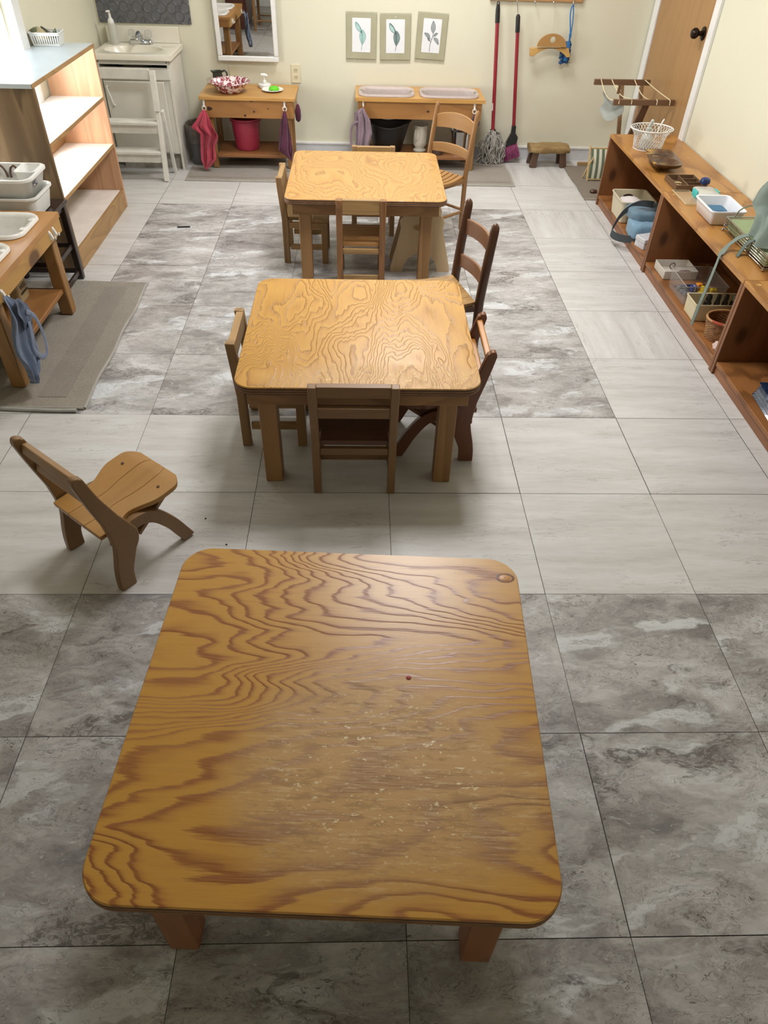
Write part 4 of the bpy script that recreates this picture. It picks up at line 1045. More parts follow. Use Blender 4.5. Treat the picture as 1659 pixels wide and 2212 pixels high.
# ------------------------------------------------------------------ things on and around the two back tables
TX = .4555
def speckle_mat():
    s = N('spatter_enamel'); v = s.coord(); a = s.noise(v, 26, 4, .6, 1.8)
    return s.fin(s.ramp(a, [(.0, lin('7c1f35')), (.50, lin('8e2a3e')), (.525, lin('e8dcdc')), (1, lin('f0e8e8'))]), .22, Coat_Weight=.5)
M_spk = speckle_mat()
t = thing('enamel_bowl', 'red and white spattered enamel bowl on the wash table', 'bowl', (-.972, 3.985, TX+.001))
MB().lathe([(.001, 0), (.070, 0), (.078, .006), (.098, .030), (.118, .056), (.128, .062), (.135, .060), (.136, .063), (.128, .067), (.116, .062), (.094, .033), (.074, .010), (.001, .006)], 40, cap=False).build('bowl_body', M_spk, t, angle=60)
def jug(name, label, loc, prof, mat, handle, spout, seg=32, extra=None, group=None, rz=0):
    t = thing(name, label, 'jug', loc, rz)
    n = len(prof); top = max(p[1] for p in prof)
    def wob(a, i):
        r, z = prof[i]; k = max(0, (z/top-.72)/.28)
        return 1 + spout*k*max(0, cos(a))**6
    m = MB().lathe(prof, seg, cap=False, wob=wob); m.build('jug_body', mat, t, angle=60)
    MB().tube(smooth3(handle, 6), .0055, 10, flat=.6).build('handle', mat, t, angle=60)
    return t
M_pewter = plain('pewter', '4b4d48', .35, .08, 30, Metallic=.7)
jug('creamer', 'small dark pewter creamer behind the spattered bowl', (-1.075, 4.160, TX+.001), [(.001, 0), (.024, 0), (.026, .004), (.020, .010), (.034, .030), (.036, .048), (.028, .072), (.032, .086), (.030, .086), (.026, .072), (.033, .048), (.001, .012)], M_pewter,
    [(-.028, 0, .080), (-.048, 0, .088), (-.062, 0, .072), (-.056, 0, .048), (-.034, 0, .038)], .55, rz=radians(182))
for o in [x for x in COL.objects if x.get('label', '').startswith('small dark pewter')]: o.rotation_euler.z = radians(180)
t = thing('soap_pump', 'white pump soap dispenser standing on the wash table', 'soap dispenser', (-.762, 4.135, TX+.001))
MB().lathe([(.001, 0), (.040, 0), (.043, .004), (.043, .018), (.038, .023), (.001, .024)], 28).build('round_base', M_white, t)
MB().lathe([(.014, .024), (.015, .032), (.012, .040), (.006, .044), (.006, .068), (.001, .068)], 16).build('pump_neck', M_white, t)
MB().tube([(-.020, 0, .072), (-.008, 0, .074), (.010, 0, .073), (.024, 0, .068)], [.007, .010, .009, .004], 10, flat=1.3).build('pump_head', M_white, t)
t = thing('scalloped_plate', 'small white scalloped plate on the wash table', 'plate', (-.698, 4.035, TX+.001))
MB().lathe([(.001, 0), (.040, 0), (.050, .004), (.070, .010), (.0715, .011), (.070, .013), (.050, .0075), (.040, .004), (.001, .003)], 60, cap=False, wob=lambda a, i: 1+(.035*cos(a*12) if i in (3, 4, 5) else 0)).build('plate_body', plain('china', 'ecebe6', .15, .01), t, angle=60)
tag(MB().lathe([(.001, .0), (.022, .0), (.028, .004), (.029, .012), (.024, .021), (.012, .026), (.001, .027)], 28, sx=1.2, sy=.85).build('green_soap', plain('green_soap', '62c81e', .45, .03), None, loc=(-.688, 4.030, TX+.0055)), 'bright green soap bar on the scalloped plate', 'soap')
t = thing('red_bucket', 'plain red bucket on the lower shelf of the wash table', 'bucket', (-.900, 4.035, .1005))
M_red = plain('red_plastic', 'a02d45', .4, .03)
MB().lathe([(.001, 0), (.076, 0), (.080, .004), (.098, .180), (.104, .184), (.105, .196), (.100, .198), (.097, .186), (.078, .008), (.001, .006)], 36, cap=False).build('bucket_body', M_red, t)
MB().lathe([(.104, .178), (.1075, .180), (.1075, .184), (.104, .186)], 36, cap=False).build('bucket_rim', M_red, t)

def hang_towel(name, label, cat, x, y, z, L, W, mat, seed=0, corner=.5, thick=.003, folds=3.0, depth=.018, top=.012, lean=0.0, low=.25, spread=1.6):
    """cloth pinched at one point and falling in folds; lower edge comes to a point"""
    t = thing(name, label, cat, (x, y, z))
    def f(u, v):
        w = top+W*min(1, (v*spread))**.8*(1-.62*max(0, (v-.45)/.55)**1.2)
        xx = (u-corner)*w+lean*v
        yy = -depth*(.5+.5*sin(u*pi*2*folds/2*1.4+seed+v*1.6))*min(1, v*2.5)-.004-.10*(depth)*sin(u*23+seed)
        zz = -L*v*(1-low*1.5*abs(u-.62)*min(1, v*1.2))+.016*min(1, v*2)*abs(sin(u*pi*folds*.9+seed))
        return (xx+.006*sin(v*6+seed), yy, zz)
    MB().grid(f, 28, 30, thick).build('cloth_body', mat, t, angle=60)
    return t
M_pink = cloth('pink_terry', 'b84054', .1, 600); M_plum = cloth('plum_terry', '5c2440', .12, 600); M_mauve = cloth('mauve_cotton', '8a7580', .08, 500)
def ring_hook(label, x, y, z, ring=True):
    t = thing('ring_hook', label, 'hook', (x, y, z))
    MB().box((0, .0, .010), (.013, .003, .032)).build('hook_plate', M_hook, t, .001)
    MB().tube([(0, -.002, .012), (.001, -.010, -.004), (0, -.014, -.010), (0, -.011, -.014)], .0032, 8).build('prong', M_hook, t)
    if ring: MB().tube([(.012*cos(2*pi*k/16), -.010, -.020+.014*sin(2*pi*k/16)) for k in range(16)], .0028, 8, closed=True).build('ring', M_hook, t)
yf = 3.8705
ring_hook('white ring hook at the left front of the wash table', -1.138, yf, .405)
ring_hook('white ring hook at the right front of the wash table', -.609, yf, .410)
t = thing('hand_towel', 'bright pink terry towel hanging from the left front of the wash table', 'towel', (-1.138, 3.846, .37))
hang_outline(t, [(-1.146, .378), (-1.186, .328), (-1.228, .287), (-1.215, .270), (-1.180, .240), (-1.192, .088), (-1.180, .040), (-1.168, .022)], [(-1.130, .378), (-1.118, .362), (-1.087, .291), (-1.058, .232), (-1.068, .205), (-1.094, .162), (-1.092, .082), (-1.120, .055), (-1.166, .020)], M_pink, 'cloth_body', 'x', .030, 4, .4)
t = thing('hand_towel', 'long plum towel hanging from the right front of the wash table', 'towel', (-.608, 3.848, .38))
hang_outline(t, [(-.617, .382), (-.640, .309), (-.666, .152), (-.640, .125), (-.586, .084)], [(-.602, .382), (-.594, .350), (-.580, .249), (-.568, .150), (-.580, .082)], M_plum, 'cloth_body', 'x', .022, 3, 1.9)
t = thing('side_hook', 'silver hook on the right side of the wash table', 'hook', (-.5555, 4.02, .400))
MB().tube([(0, 0, .02), (.008, 0, .01), (.012, 0, -.006), (.018, 0, -.002)], .0025, 8).build('prong', M_chrome, t)
t = thing('oven_mitt', 'dark plum mitt hanging on the right side of the wash table', 'mitt', (-.535, 4.02, .388))
MB().lathe([(.003, 0), (.016, -.012), (.026, -.040), (.028, -.075), (.022, -.100), (.010, -.110), (.001, -.112)], 20, sx=.75, sy=1.0).build('mitt_body', M_plum, t)

# clear tubs in the second table
M_clr = plain('milky_tub', 'd9ccc8', .2, .02, Transmission_Weight=.35, IOR=1.2, Alpha=.92)
for k, (x, w) in enumerate(((.066, .375), (.488, .395))):
    t = thing('clear_tub', ['milky clear tub set in the left half of the long table', 'milky clear tub set in the right half of the long table'][k], 'tub', (x, 4.035, .4665))
    tub('', '', '', 0, 0, 0, w, .255, .075, .105, M_clr, rim=.030, taper=.010).build('tub_body', M_clr, t, angle=50)
    for sx in (-1, 1):
        MB().rrect((sx*(w/2-.020), 0, .0085), .018, .040, .008, [(0, 0), (.001, .001)], 5).build('grip_slot', plain('slot_shade', '8f8a78', .6), t)
ring_hook('white hook at the left front of the long table', -.090, 3.9055, .418, False)
ring_hook('white ring hook at the right front of the long table', .655, 3.9055, .412)
t = thing('cloth_apron', 'mauve cotton apron hanging from the left of the long table', 'apron', (-.092, 3.882, .402))
hang_outline(t, [(-.103, .402), (-.150, .374), (-.148, .332), (-.140, .201), (-.146, .127), (-.130, .100), (-.110, .095)], [(-.086, .402), (-.076, .384), (-.046, .334), (-.032, .252), (-.046, .188), (-.040, .129), (-.045, .105), (-.085, .092)], M_mauve, 'cloth_body', 'x', .028, 4, 2.6)
MB().tube(smooth3([(-.02, -.01, -.08), (-.06, -.015, -.09), (-.078, -.012, -.13), (-.080, -.010, -.20), (-.074, -.010, -.235)], 5), .008, 8, flat=.25).build('apron_tie', M_mauve, t, angle=60)
hang_towel('small_cloth', 'small dark mauve cloth hanging at the right front of the long table', 'cloth', .655, 3.885, .375, .12, .08, cloth('mauve_dark', '5d4248', .1), .3, .5, folds=2)
# black basin, white pitcher, pail and cup on the lower shelf
def black_basin():
    t = thing('black_basket', 'wide flaring black plastic tub under the left half of the long table', 'tub', (.085, 4.035, .1005))
    prof = [(.001, 0), (.085, 0), (.092, .006), (.128, .120), (.150, .165), (.158, .175), (.154, .178), (.144, .166), (.122, .120), (.086, .012), (.001, .010)]
    m = MB().lathe(prof, 40, sx=1.0, sy=.72, cap=False)
    n = 40
    for i, (r, z) in enumerate(prof):
        if z > .1:
            for k in range(n):
                a = 2*pi*k/n; m.v[i*n+k].z += .040*(abs(cos(a))**1.6)*((z-.1)/.075) - .012*((z-.1)/.075)
    m.build('tub_body', M_black, t, angle=60)
    MB().tube([(.158*cos(a)*1.0, .158*.72*sin(a), .177+.040*abs(cos(a))**1.6-.012) for a in [2*pi*k/40 for k in range(40)]], .005, 8, closed=True).build('rolled_rim', M_black, t)
black_basin()
M_cream = plain('cream_enamel', 'd2cdc0', .25, .03)
jug('water_pitcher', 'cream pitcher on the lower shelf beside the black tub', (.312, 4.060, .1005), [(.001, 0), (.044, 0), (.046, .006), (.032, .018), (.034, .024), (.046, .040), (.048, .060), (.048, .130), (.052, .165), (.049, .165), (.045, .130), (.045, .060), (.001, .03)], M_cream,
    [(-.046, 0, .150), (-.072, 0, .145), (-.080, 0, .110), (-.066, 0, .080), (-.046, 0, .075)], .5, rz=radians(60))
t = thing('metal_pail', 'shiny metal pail on the lower shelf at the right of the long table', 'pail', (.598, 4.050, .1005))
MB().lathe([(.001, 0), (.055, 0), (.060, .004), (.068, .110), (.076, .140), (.079, .142), (.076, .146), (.066, .112), (.056, .010), (.001, .008)], 32, cap=False).build('pail_body', M_chrome, t)
t = thing('metal_cup', 'small dull metal cup on the lower shelf left of the pail', 'cup', (.432, 3.975, .1005))
MB().lathe([(.001, 0), (.030, 0), (.032, .003), (.042, .052), (.046, .056), (.044, .058), (.039, .052), (.029, .006), (.001, .005)], 24, cap=False).build('cup_body', plain('dull_metal', '77757a', .35, .1, 30, Metallic=.8), t)

# ------------------------------------------------------------------ things on the back wall
def mirror():
    tl = radians(0.6)
    t = thing('wall_mirror', 'tall white-framed mirror on the wall above the wash table', 'mirror', (-.866, WYB-.026, .590)); t.rotation_euler = (tl, 0, radians(-.8))
    w, h, fw = .408, 1.15, .030
    for nm, lo, hi in (('frame_rail', (-w/2, -.018, 0), (w/2, 0, fw)), ('frame_rail', (-w/2, -.018, h-fw), (w/2, 0, h)), ('frame_stile', (-w/2, -.018, fw+.0005), (-w/2+fw, 0, h-fw-.0005)), ('frame_stile', (w/2-fw, -.018, fw+.0005), (w/2, 0, h-fw-.0005))):
        MB().b2(lo, hi).build(nm, M_trim, t, .004)
    s = N('mirror_glass'); s.fin((.86, .86, .86, 1), .01, Metallic=1.0)
    MB().b2((-w/2+fw, -.008, fw), (w/2-fw, -.004, h-fw)).build('glass', s.m, t)
    MB().b2((-w/2+.01, -.003, .02), (w/2-.01, .0, h-.02)).build('backing', M_black, t)
mirror()
def wall_plate(label, x0, x1, z0, z1, duplex=True):
    t = thing('outlet_plate', label, 'outlet', ((x0+x1)/2, WYB, (z0+z1)/2))
    w, h = x1-x0, z1-z0; mi = plain('ivory_plate', 'd9d1b4', .35, .01)
    MB().b2((-w/2, -.006, -h/2), (w/2, 0, h/2)).build('cover_plate', mi, t, .003)
    if duplex:
        for sz in (-1, 1):
            m = MB().lathe([(.016, 0), (.0155, .002)], 20, (0, 0, 0), sy=.85); m.v = [Vector((p.x, -.006-p.z, p.y+sz*.021)) for p in m.v]
            rc = m.build('receptacle', plain('ivory_rec', 'cfc6a6', .35), t)
            for sx in (-1, 1): MB().b2((sx*.006-.001, -.0095, sz*.021-.002), (sx*.006+.001, -.0082, sz*.021+.006)).build('slot', M_black, rc)
    else:
        MB().tube([(.014*cos(2*pi*k/20), -.0065, -.02+.014*sin(2*pi*k/20)) for k in range(20)], .0015, 6, closed=True).build('round_jack', mi, t)
    return t
wall_plate('ivory duplex outlet on the wall at the right end of the wash table', -.588, -.523, .462, .575)
wall_plate('ivory wall plate behind the spattered bowl', -1.012, -.955, .455, .558, False)
# three matted leaf drawings in clear sleeves
M_mat = plain('mat_board', 'a9a68c', .6, .04, 8); M_paper = plain('drawing_paper', 'e6e8ec', .6, .01)
M_sleeve = plain('plastic_sleeve', 'c9c7ae', .2, .02, Alpha=.45)
I_dark = plain('ink_dark', '4a5658', .6); I_teal = plain('ink_teal', 'a9cdc9', .6); I_grey = plain('ink_grey', 'a3abae', .6)
def leaf_outline(p0, p1, wd, bend=0, n=14):
    p0, p1 = Vector(p0), Vector(p1); d = p1-p0; nn = Vector((-d.y, d.x)).normalized(); L = []; R = []
    for i in range(n+1):
        t = i/n; c = p0+d*t+nn*bend*sin(pi*t); w = wd*sin(pi*t**.85)**.9 if 0 < t < 1 else 0
        L.append(c+nn*w/2); R.append(c-nn*w/2)
    return L, R
def draw(m_fill, m_line, t, y, fill=None, lines=()):
    if fill:
        for ol in fill:
            L, R = ol; mb = MB(); n = len(L)
            mb.add([(p.x, y, p.y) for p in L]+[(p.x, y, p.y) for p in R], [(i, i+1, n+i+1, n+i) for i in range(n-1)])
            mb.build('leaf_wash', m_fill, t)
    mb = MB()
    for ln, r in lines: mb.tube([(p[0], y-.0004, p[1]) for p in ln], r, 5, flat=.3, up=(1, 0, 0))
    mb.build('leaf_linework', m_line, t)
def picture(label, x, z, w, h, tilt, kind):
    t = thing('leaf_drawing', label, 'picture', (x, WYB-.003, z)); t.rotation_euler = (0, radians(tilt), 0)
    MB().b2((-w/2-.005, -.001, -h/2-.020), (w/2+.005, .0, h/2+.012)).build('clear_sleeve', M_sleeve, t)
    MB().b2((-w/2, -.0045, -h/2), (w/2, -.0025, h/2)).build('mat_board', M_mat, t)
    pw, ph = w*.62, h*.76
    MB().b2((-pw/2, -.0058, -ph/2+.008), (pw/2, -.0047, ph/2+.008)).build('paper', M_paper, t)
    y = -.0064; V = lambda a, b: Vector((a, b))
    if kind < 2:
        top = [V(-.042, .080), V(-.015, .082), V(.004, .060), V(.012, .030)]
        f1 = leaf_outline((-.040, .082), (.006, .022), .026, -.004); f2 = leaf_outline((.004, .040), (.006, -.045), .042, .004)
        ls = []
        for L, R in (f1, f2): ls += [(L, .0009), (R, .0009)]
        ls.append(([V(-.040, .082), V(-.01, .055), V(.006, .015), V(.006, -.045), V(.000, -.075)], .0013))
        for k in range(5): ls.append(([V(.006, -.03+.014*k), V(.016, -.018+.014*k)], .0006)); ls.append(([V(.006, -.03+.014*k), V(-.005, -.016+.014*k)], .0006))
        if kind == 0: draw(I_teal, plain('ink_mid', '6f9a98', .6), t, y, [f1, f2], ls)
        else:
            draw(I_teal, I_dark, t, y, [f1], ls)
            L, R = f2; mb = MB(); n = len(L); mb.add([(p.x, y-.0002, p.y) for p in L]+[(p.x, y-.0002, p.y) for p in R], [(i, i+1, n+i+1, n+i) for i in range(n-1)]); mb.build('leaf_wash', plain('ink_slate', '7d9593', .6), t)
            draw(None, I_dark, t, y-.0006, None, ls)
    else:
        lf = [leaf_outline((.008, .026), (.004, .092), .030, 0), leaf_outline((-.010, -.006), (-.050, .022), .020, -.004), leaf_outline((.014, .008), (.040, .026), .014, .002), leaf_outline((.016, -.002), (.050, -.038), .020, .006), leaf_outline((-.008, -.020), (-.026, -.006), .010, 0)]
        ls = []
        for L, R in lf: ls += [(L, .0010), (R, .0010), ([(l+r)/2 for l, r in zip(L, R)], .0006)]
        ls += [([V(-.006, -.080), V(-.006, -.045), V(.000, -.020), V(.008, .004), V(.008, .028)], .0015), ([V(.002, -.012), V(-.010, -.006)], .0009), ([V(.008, .002), V(.014, .008)], .0009), ([V(.007, -.002), V(.016, -.002)], .0009), ([V(-.003, -.028), V(-.008, -.020)], .0009)]
        draw(I_grey, I_dark, t, y, lf, ls)
    if kind == 1: o = MB().lathe([(.003, 0), (.003, .0006)], 10).build('punched_hole', M_paper, t); o.rotation_euler = (pi/2, 0, 0); o.location = (0, -.0045, h/2-.008)
picture('pale teal leaf drawing on a grey mat, left of the three leaf drawings', -.104, .742, .198, .252, .5, 0)
picture('teal and slate leaf drawing on a grey mat, middle of the three', .124, .740, .200, .250, -1.0, 1)
picture('grey leafy twig drawing on a grey mat, right of the three', .366, .748, .196, .252, 2.5, 2)

# peg rail with hooks
M_peg = wood('peg_rail_wood', 'b58a58', '946c40', 'X', 8, .45, 2.2, .4)
t = thing('peg_rail', 'wooden wall rail with silver hooks at the top right of the back wall', 'rail', (1.038, WYB-.020, .990))
MB().b2((-.305, 0, -.030), (.305, .019, .040)).build('rail_board', M_peg, t, .003)
for x in (.787, .908, 1.025, 1.147, 1.277):
    MB().tube(smooth3([(x-1.038, 0, -.002), (x-1.038, -.012, -.010), (x-1.038, -.022, -.032), (x-1.038, -.034, -.034), (x-1.038, -.036, -.022)], 4), .0032, 8).build('hook', M_chrome, t)
M_redp = plain('red_enamel_pole', '8e2432', .28, .02)
# mop
def mop():
    t = thing('string_mop', 'red-handled string mop with grey yarn hanging at the left of the broom', 'mop', (.812, 4.175, 0))
    MB().tube([(.026, -.02, .20), (-.022, .025, .86)], .0125, 12).build('handle', M_redp, t)
    MB().tube([(.0145, -.009, .34), (.0115, -.006, .385)], .0130, 12).build('handle_sleeve', M_white, t)
    MB().tube([(-.021, .024, .845), (-.026, .029, .915), (-.0275, .031, .945)], [.0155, .0150, .0105], 12, flat=.9).build('grip', M_black, t)
    MB().tube([(-.027+.007*cos(a), .031, .950+.011*sin(a)) for a in [2*pi*k/12 for k in range(12)]], .003, 8, closed=True).build('hanging_loop', M_black, t)
    MB().tube([(.024, -.018, .225), (.028, -.022, .185), (.030, -.026, .16)], [.016, .036, .042], 14, flat=.55, up=(1, 0, 0)).build('mop_socket', M_black, t, angle=50)
    r = random.Random(5); m = MB()
    for k in range(120):
        a = r.uniform(0, 2*pi); ro = r.uniform(.02, .095)*(.9 if r.random() < .8 else 1.05); h0 = r.uniform(.16, .215)
        p = [Vector((.030+.022*cos(a), -.022+.014*sin(a), h0)), Vector((.030+ro*.65*cos(a), -.026+ro*.42*sin(a)*.9, h0+r.uniform(-.03, .005)))]
        x, y = ro*cos(a), ro*.55*sin(a)
        for z in (.13, .095, .06, .03, .010): p.append(Vector((.030+x*(1+(.15-z)*.5)+r.uniform(-.020, .020), -.030+y*(1+(.15-z)*.5)+r.uniform(-.014, .014), max(.006, z+r.uniform(-.014, .010)))))
        m.tube(smooth3(p, 4), .0036, 6)
    m.build('mop_yarn', cloth('yarn_grey', 'b0aba4', .22, 400), t, angle=180)
mop()
def broom():
    t = thing('angle_broom', 'red-handled broom with pink bristles right of the mop', 'broom', (.985, 4.175, 0))
    MB().tube([(.005, .000, .21), (-.052, .030, .80)], .0120, 12).build('handle', M_redp, t)
    MB().tube([(-.052, .030, .795), (-.060, .034, .880), (-.062, .035, .893)], [.0150, .0145, .008], 12, flat=.9).build('grip', M_black, t)
    MB().tube(smooth3([(-.062, .035, .89), (-.070, .036, .920), (-.077, .030, .957), (-.068, .036, .920), (-.062, .035, .89)], 4), .0012, 6).build('wire_loop', M_chrome, t)
    # angled cap
    M = Matrix(((1, 0, 0, 0), (0, 0, -1, -.004), (0, 1, 0, 0), (0, 0, 0, 1)))
    cap = [(-.012, .245), (-.013, .195), (-.052, .108), (-.050, .104), (.036, .135), (.040, .172), (.018, .200), (.016, .245)]
    MB().prism(cap, .032, M).build('broom_cap', M_black, t, .008)
    r = random.Random(3); br = MB()
    def top(u): return Vector((-.050+.086*u, 0, .104+.031*u))
    def f(u, v, s):
        a = top(u); b = Vector((-.050+.118*u, 0, .006+.040*u)); p = a.lerp(b, v)
        return (p.x+.004*sin(v*3)*u, s*(.014+.012*v)+.0015*sin(u*60), p.z+.0015*sin(u*90+v*6)*v)
    body = MB()
    for s in (-1, 1): body.grid(lambda u, v, s=s: f(u, v, s), 40, 8)
    body.grid(lambda u, v: (f(u, 1, -1)[0], -.026+.052*v, f(u, 1, -1)[2]), 40, 2); body.grid(lambda u, v: (f(0, v, -1)[0], -(.014+.012*v)*(1-2*u), f(0, v, -1)[2]), 4, 8); body.grid(lambda u, v: (f(1, v, -1)[0], -(.014+.012*v)*(1-2*u), f(1, v, -1)[2]), 4, 8)
    mt = N('bristle'); v = mt.coord(); nz = mt.noise(mt.map(v, (1, 1, .08), rot=(0, radians(-14), 0)), 330, 3, .8); mt.bump(nz, 1, .004)
    mt.fin(mt.ramp(nz, [(.35, lin('6a2248')), (.55, lin('a24a76')), (.7, lin('c987a6'))]), .6)
    for k in range(220):
        u = r.random(); a = Vector(f(u, .1, 0)); s = r.uniform(-1, 1); b = Vector(f(u, 1, 0))
        a.y = -.004+s*.014; b.y = -.004+s*.030; b.x += r.uniform(-.006, .010); b.z += r.uniform(-.004, .006)
        br.tube([a, a.lerp(b, .55)+Vector((r.uniform(-.004, .004), s*.004, 0)), b], .0011, 4)
    body.v += br.v[:0]
    o = body.build('bristles', mt.m, t, angle=180)
    br.build('loose_bristles', mt.m, t, angle=180)
broom()
# arched wooden hand brush on a wire
def arched_brush():
    t = thing('arched_brush', 'arched wooden brush hanging by a string from the peg rail', 'brush', (1.168, 4.190, .720))
    mL = plain('birch_pale', 'c99f5e', .45, .04); mD = plain('birch_tan', 'a9814c', .45, .04)
    M = Matrix(((1, 0, 0, 0), (0, 0, -1, 0), (0, 1, 0, 0), (0, 0, 0, 1)))
    out = [(-.140, -.005), (-.136, -.052), (-.108, -.054)] + [(-.098+.020*k*.98, -.046+.040*sin(pi*(k+.4)/10.8)) for k in range(11)] + [(.112, -.056), (.140, -.052), (.118, -.002)]
    MB().prism(out, .030, M).build('brush_back', mL, t, .003)
    dome = [(.098*cos(radians(a)), .004+.074*sin(radians(a))) for a in range(0, 181, 10)]
    # dome with round hole
    bm = bmesh.new(); e = []
    hole = [(.002+.018*cos(radians(a)), .044+.018*sin(radians(a))) for a in range(0, 360, 20)]
    for loop in (dome, hole):
        vs = [bm.verts.new((x, z, 0)) for x, z in loop]; e += [bm.edges.new((vs[i], vs[(i+1) % len(vs)])) for i in range(len(vs))]
    bmesh.ops.triangle_fill(bm, edges=e, use_beauty=True)
    fs = [f for f in bm.faces if (f.calc_center_median()-Vector((.002, .044, 0))).length > .014]
    bm.verts.index_update(); P = [v.co.copy() for v in bm.verts]; F = [tuple(v.index for v in f.verts) for f in fs]; n = len(P)
    be = {(f[i], f[(i+1) % len(f)]): 1 for f in F for i in range(len(f))}; side = [(a, b, n+b, n+a) for a, b in be if (b, a) not in be]; bm.free()
    MB().add([(p.x, -.026, p.y) for p in P]+[(p.x, -.008, p.y) for p in P], F+[tuple(n+i for i in f[::-1]) for f in F]+side).build('handle_dome', mD, t)
    MB().tube(smooth3([(.002, -.017, .062), (-.004, -.010, .085), (-.004, .0, .15), (-.021, .018, .236)], 5), .0012, 6).build('hanging_string', plain('string', 'b8b09c', .8), t)
arched_brush()
def blue_brush():
    t = thing('blue_brush', 'blue bristled dish brush hanging at the right end of the peg rail', 'brush', (1.285, 4.212, .700))
    mb = plain('blue_rubber', '2a72b4', .45, .05); md = plain('blue_bristle', '1c4f86', .6, .1)
    MB().tube(smooth3([(.004, .0, .045), (.003, 0, .10), (-.010, .0, .16), (-.016, .010, .215), (-.006, .012, .250), (.002, .010, .215), (.006, .0, .16), (.008, 0, .10), (.006, 0, .045)], 5), .004, 8, flat=.8).build('strap', mb, t)
    MB().tube([(.004, -.002, .10), (.005, -.002, .085), (.006, -.002, .07)], [.006, .009, .006], 10).build('strap_knot', mb, t)
    MB().rrect((0, 0, 0), .030, .034, .010, [(-.062, .004), (-.056, 0), (.042, 0), (.050, .004)], 4, ).build('brush_core', mb, t)
    r = random.Random(9); m = MB()
    for k in range(420):
        z = r.uniform(-.070, .050); a = r.uniform(0, 2*pi); L = .022+.016*max(0, 1-((z+.02)/.075)**2)**.5
        if cos(a) > .2: L *= .5
        if sin(a) < -.2 and cos(a) > -.3: continue
        d = Vector((cos(a), sin(a)*.5, r.uniform(-.25, .15)-(.25 if z < -.05 else 0)))
        m.tube([Vector((0, 0, z)), Vector((0, 0, z))+d*(L+.008)], .0021, 4)
    m.build('bristles', md, t, angle=180)
blue_brush()
# log footstool
def log_stool():
    t = thing('log_footstool', 'rustic half-log footstool against the back wall', 'stool', (1.250, 4.120, 0), radians(2))
    s = N('bark_wood'); v = s.coord(); a = s.noise(s.map(v, (.4, 1, 1)), 22, 5, .7, .6); s.bump(a, .5, .006)
    mt = s.fin(s.ramp(a, [(.3, lin('6a4f30')), (.5, lin('8d7348')), (.7, lin('a89063'))]), .7)
    ms = wood('footstool_leg', '5c4230', '3d2a1e', 'Z', 10, .5, 4, .6)
    def fn(u, v):
        a = 2*pi*u; x = (v-.5)*.285; yy = .075*(abs(cos(a))**.55)*(1 if cos(a) > 0 else -1); zz = .023*(abs(sin(a))**.6)*(1 if sin(a) > 0 else -1)
        k = 1-.10*abs(2*v-1)**5; nz = noise.noise(Vector((x*22, yy*22, zz*30)))*.006
        return (x*(1+.015*sin(a*2)), yy*k+nz, .116+zz*1.1*k+nz)
    m = MB().grid(fn, 28, 18)
    c0, c1 = [Vector(fn(i/28, 0)) for i in range(28)], [Vector(fn(i/28, 1)) for i in range(28)]
    m.add(c0, [tuple(range(28))]).add(c1, [tuple(range(28))[::-1]])
    m.build('log_seat', mt, t, angle=60)
    for sx in (-1, 1):
        for sy in (-1, 1): MB().beam((sx*.112, sy*.050, 0), (sx*.098, sy*.045, .098), .046, .036, (0, 1, 0), .040, .032).build('leg', ms, t, .004)
log_stool()
# ------------------------------------------------------------------ back right corner
M_dow = wood('rack_wood', '7a5a40', '5a4030', 'X', 8, .45, 2.2, .6)
M_dowz = wood('rack_wood_z', '85633f', '62472f', 'Z', 8, .45, 2.2, .6)
M_cord = plain('cotton_cord', 'd8cba8', .8, .03)
def rack():
    t = thing('drying_rack', 'folding wooden drying rack with white cords behind the far shelf', 'drying rack', (1.600, 3.655, 0))
    A = ((1.405, 3.835, .592), (1.775, 3.850, .592)); B = ((1.437, 3.455, .560), (1.822, 3.475, .560))
    MB().beam(*A, .020, .032).build('rear_bar', M_dow, t, .002, world=True)
    MB().beam(*B, .020, .032).build('front_bar', M_dow, t, .002, world=True)
    MB().beam((1.590, 3.828, .575), (1.590, 3.500, .0098), .024, .018, (0, 1, 0)).build('leg', M_dowz, t, .002, world=True)
    MB().beam((1.720, 3.835, .575), (1.720, 3.500, .0098), .024, .018, (0, 1, 0)).build('leg', M_dowz, t, .002, world=True)
    MB().beam((1.640, 3.480, .545), (1.640, 3.830, .0098), .024, .018, (0, 1, 0)).build('leg', M_dow, t, .002, world=True)
    MB().beam((1.660, 3.480, .545), (1.690, 3.830, .0098), .024, .018, (0, 1, 0)).build('leg', M_dow, t, .002, world=True)
    for xa, xb, sag in ((1.445, 1.470, .05), (1.515, 1.548, .03), (1.665, 1.705, .040), (1.735, 1.785, .004)):
        p = [Vector((xa, 3.830, .608)).lerp(Vector((xb, 3.462, .577)), i/8)-Vector((0, 0, sag*sin(pi*i/8))) for i in range(9)]
        MB().tube([Vector((xa, 3.845, .600))]+p+[Vector((xb, 3.448, .570)), Vector((xb, 3.446, .552))], .0028, 6).build('cord', M_cord, t, world=True)
    MB().tube([(1.545, 3.815, .578), (1.545, 3.700, .575)], .005, 6).build('cord_peg', M_cord, t, world=True)
rack()
t = thing('sheer_cloth', 'grey-blue gauzy cloth draped on the drying rack cords', 'cloth', (1.475, 3.60, .575))
ms = plain('gauze', '9fa39d', .7, .06, 20, Alpha=.85)
def gz(u, v): return ((u-.5)*.075+.02*sin(v*3), .115-.20*u+.012*sin(v*9+u*4), -.125*v*(1-.35*abs(u-.35))-.028*sin(pi*u)-.008)
MB().grid(gz, 18, 18, .0015).build('cloth_body', ms, t, angle=60)
